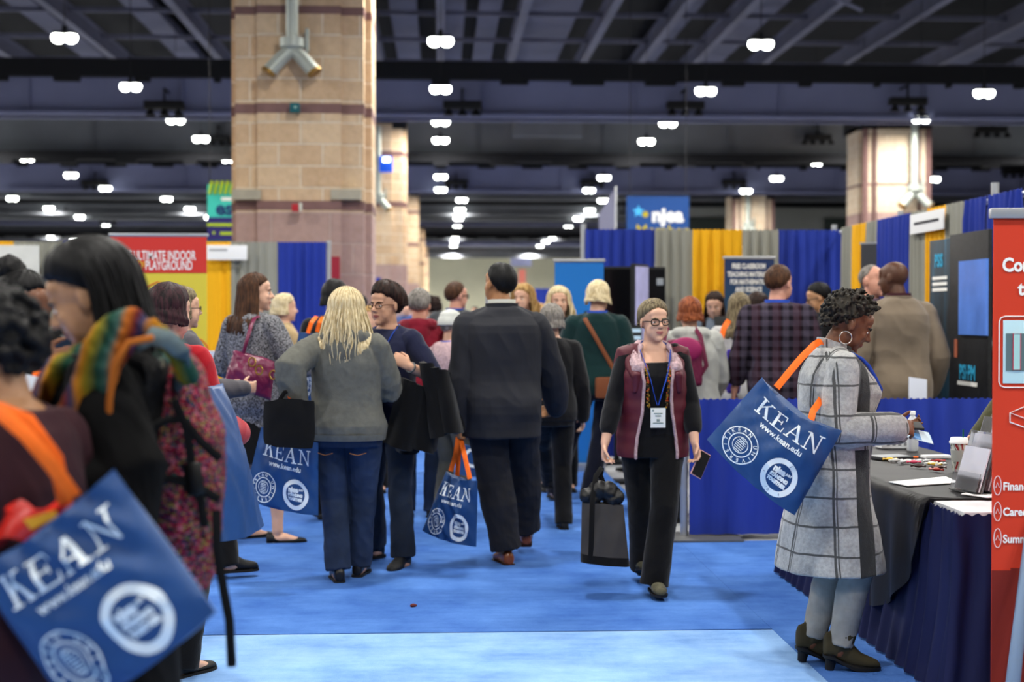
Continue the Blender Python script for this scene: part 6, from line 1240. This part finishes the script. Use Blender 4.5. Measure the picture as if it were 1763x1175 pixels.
where = ['nearest the tablet', 'second from the tablet', 'just below the orange pen', 'right beside another white one', 'under the middle of the pen', 'beyond the pen tip', 'alone towards the table edge', 'nearest the notepad', 'left of the notepad corner', 'between pen and notepad', 'closest to the large paper sheet', 'next to the red one by the paper', 'under the notepad edge', 'closest to the coffee cup']
for (cn_, ch), (x, y), wh in zip(cols, pos, where):
    r = empty('wrapped_sweet', onT(x, y), rnd.uniform(-1, 1), 'small %s wrapped sweet, %s' % (cn_, wh), 'sweet', 'wrapped sweets on the table'); mt = M('wrapper ' + ch, ch, .3, spec=.6)
    MB().ell((0, 0, .010), (.022, .012, .009)).obj('wrapper', mt, r); 
    for q in (-1, 1): m = MB(); m.loft([[V((q*.02, .003*math.cos(a), .010 + .003*math.sin(a))) for a in np.linspace(0, 2*PI, 8, endpoint=False)], [V((q*.036, .011*math.cos(a), .010 + .007*math.sin(a))) for a in np.linspace(0, 2*PI, 8, endpoint=False)]]); m.obj('twist_end', mt, r)

# acrylic brochure holders
acr = NT('clear acrylic'); acr.set(col=(.93, .95, 1, 1), rough=.04, trans=.9, ior=1.35, spec=.6)
for i, (px, py, h, lb) in enumerate(((1668, 848, .27, 'first clear acrylic brochure holder with white leaflets, nearest the attendant hand'), (1684, 846, .33, 'second clear acrylic brochure holder, the middle one of the row'), (1706, 845, .33, 'third clear acrylic brochure holder, half behind the red banner'))):
    p0 = onT(px, py); r = empty('brochure_holder', p0, -1.42, lb, 'brochure holder', 'clear brochure holders'); R = rot('X', -16)
    MB().box(R @ V((0, 0, h/2)), (.22, .004, h), R=R, bev=.001).obj('back_panel', acr.m, r); MB().box(R @ V((0, -.03, h*.16)), (.22, .003, h*.3), R=R).obj('front_pocket', acr.m, r); MB().box((0, .03, .003), (.22, .13, .005)).obj('foot', acr.m, r)
    MB().box(R @ V((0, -.012, h*.38)), (.205, .006, h*.7), R=R).obj('leaflets', M('pale lilac paper', '#cfd0dc', .7), r)
# white sign card behind the divider and the small table carrying it
t2 = empty('side_table', (3.1, 10.12, 0), 0, 'low table behind the blue divider, under the white sign card', 'table'); MB().box((0, 0, .73), (1.0, .38, .03), bev=.008).obj('table_top', black_c, t2)
for sx in (-.45, .45):
    for sy in (-.15, .15): MB().cyl((sx, sy, 0), (sx, sy, .72), .018, n=10).obj('leg', alu, t2)
p0 = at(1580, 668, 10.1); r = empty('sign_card', (p0.x, 10.1, .746), .25, 'white sign card standing behind the divider before the tan blazer', 'sign'); MB().box((0, 0, .17), (.145, .012, .34), R=rot('Y', 8) @ rot('X', -12), bev=.002).obj('card', M('pale card', '#c3c8d6', .7), r); MB().box((0, .02, .01), (.15, .1, .02)).obj('foot', acr.m, r)
# red pull-up banner
redb = M('vermilion banner print', '#cf3a20', .7)
DBN = 5.38; a, b = at(1716, 372, DBN), at(1970, 358, DBN); zt = a.z; W_ = 1.0
r = empty('banner_stand', (a.x + W_/2, DBN, 0), math.radians(-4), 'tall vermilion pull-up banner cut off by the right edge, in front of the table', 'banner'); x0 = -W_/2
MB().box((0, 0, (zt+.09)/2), (W_, .005, zt-.09)).obj('sheet', redb, r); MB().box((0, 0, zt+.012), (W_+.03, .035, .04), bev=.01).obj('top_rail', alu, r); MB().box((0, .03, .045), (W_+.05, .22, .09), bev=.03).obj('base', alu, r); MB().cyl((0, .04, .05), (0, .02, zt), .014, n=10).obj('support_pole', alu, r)
def rp(px, py): q = at(px, py, DBN); return (q.x - a.x) - W_/2, q.z
f2 = lambda a_, b_: V((a_, -.006, b_)); k = DBN/2500
letters(r, f2, [T('Connecting', 33*k, *rp(1730, 457), bold=.0025, align='LEFT', sx=.86)], wht_t); letters(r, f2, [T('to', 33*k, *rp(1757, 498), bold=.0025, align='LEFT', sx=.9)], wht_t)
for tx_, ty_ in (('Financial', 840), ('Career Pr', 884), ('Summer L', 931)): letters(r, f2, [T(tx_, 20*k, *rp(1731, ty_), bold=.0012, align='LEFT', sx=.86)], wht_t)
def outline(pts, rad=.0022, closed=True): return MB().tube([V((x, -.006, z)) for x, z in pts], rad, 6, closed=closed)
pl = [rp(1725, 545), rp(1724, 668)]; x_l, z_t, z_b = pl[0][0], pl[0][1], pl[1][1]
outline([(x_l, z_b+.02), (x_l, z_t-.02), (x_l+.006, z_t-.006), (x_l+.02, z_t), (x_l+.6, z_t), (x_l+.62, z_t-.02), (x_l+.62, z_b+.02), (x_l+.6, z_b), (x_l+.02, z_b), (x_l+.006, z_b+.006)]).obj('picture_outline', wht_t, r)
MB().box((x_l+.31, -.005, (z_t+z_b)/2), (.59, .004, z_t-z_b-.03), bev=.0015).obj('picture', M('pale blue print', '#bfe0e6', .7), r); MB().box((x_l+.31, -.008, rp(1730, 607)[1]), (.57, .003, 66*k)).obj('dark_chart', M('grey teal print', '#5d7478', .7), r); MB().box((x_l+.065, -.010, rp(1730, 606)[1]), (.028, .003, 64*k)).obj('chart_bar', M('pale teal print', '#a8d5d2', .7), r)
b = MB(); zc = rp(1730, 606)[1]; b.tube([V((x_l+.065+sx*.014, -.012, zc+sz*32*k)) for sx, sz in ((-1, -1), (-1, 1), (1, 1), (1, -1))], .0018, 6, closed=True); b.obj('bar_outline', M('crimson print', '#c23a52', .7), r)
q = [rp(1743, 712), rp(1770, 700), rp(1800, 712), rp(1770, 722)]; outline([q[0], q[1], q[2], q[3]]).obj('box_outline', wht_t, r); outline([q[0], rp(1743, 728), rp(1770, 738), q[3]], closed=False).obj('box_side_outline', wht_t, r)
for y in (838, 883, 929):
    c = rp(1722, y); outline([(c[0] + .014*math.cos(t), c[1] + .036*math.sin(t)) for t in np.linspace(0, 2*PI, 18, endpoint=False)], .0012).obj('round_icon', wht_t, r); outline([(c[0]-.007, c[1]-.008), (c[0], c[1]+.01), (c[0]+.007, c[1]-.008)], .0012, False).obj('icon_mark', wht_t, r)
m = MB(); zb = rp(1716, 985)[1]
for i in range(14): m.box((x0 + W_*(i+.5)/14, -.0035, .09 + (zb - .09 + .01*math.sin(i*2.1))/2), (W_/14+.001, .003, zb - .09 + .01*math.sin(i*2.1)))
m.obj('dark_red_lower_print', M('brick red print', '#7a2015', .7), r)
r = empty('stand_leg', flo(1752, 1230), 0, 'pale blue grey tapered stand leg beside the red banner at the corner', 'stand'); 
MB().tube([at(1738, 1230, 5.25) - r.location, at(1764, 1000, 5.35) - r.location, at(1775, 900, 5.4) - r.location], [.028, .022, .018], 12).obj('upright', M('pale steel blue', '#7f93ab', .5, .3), r)
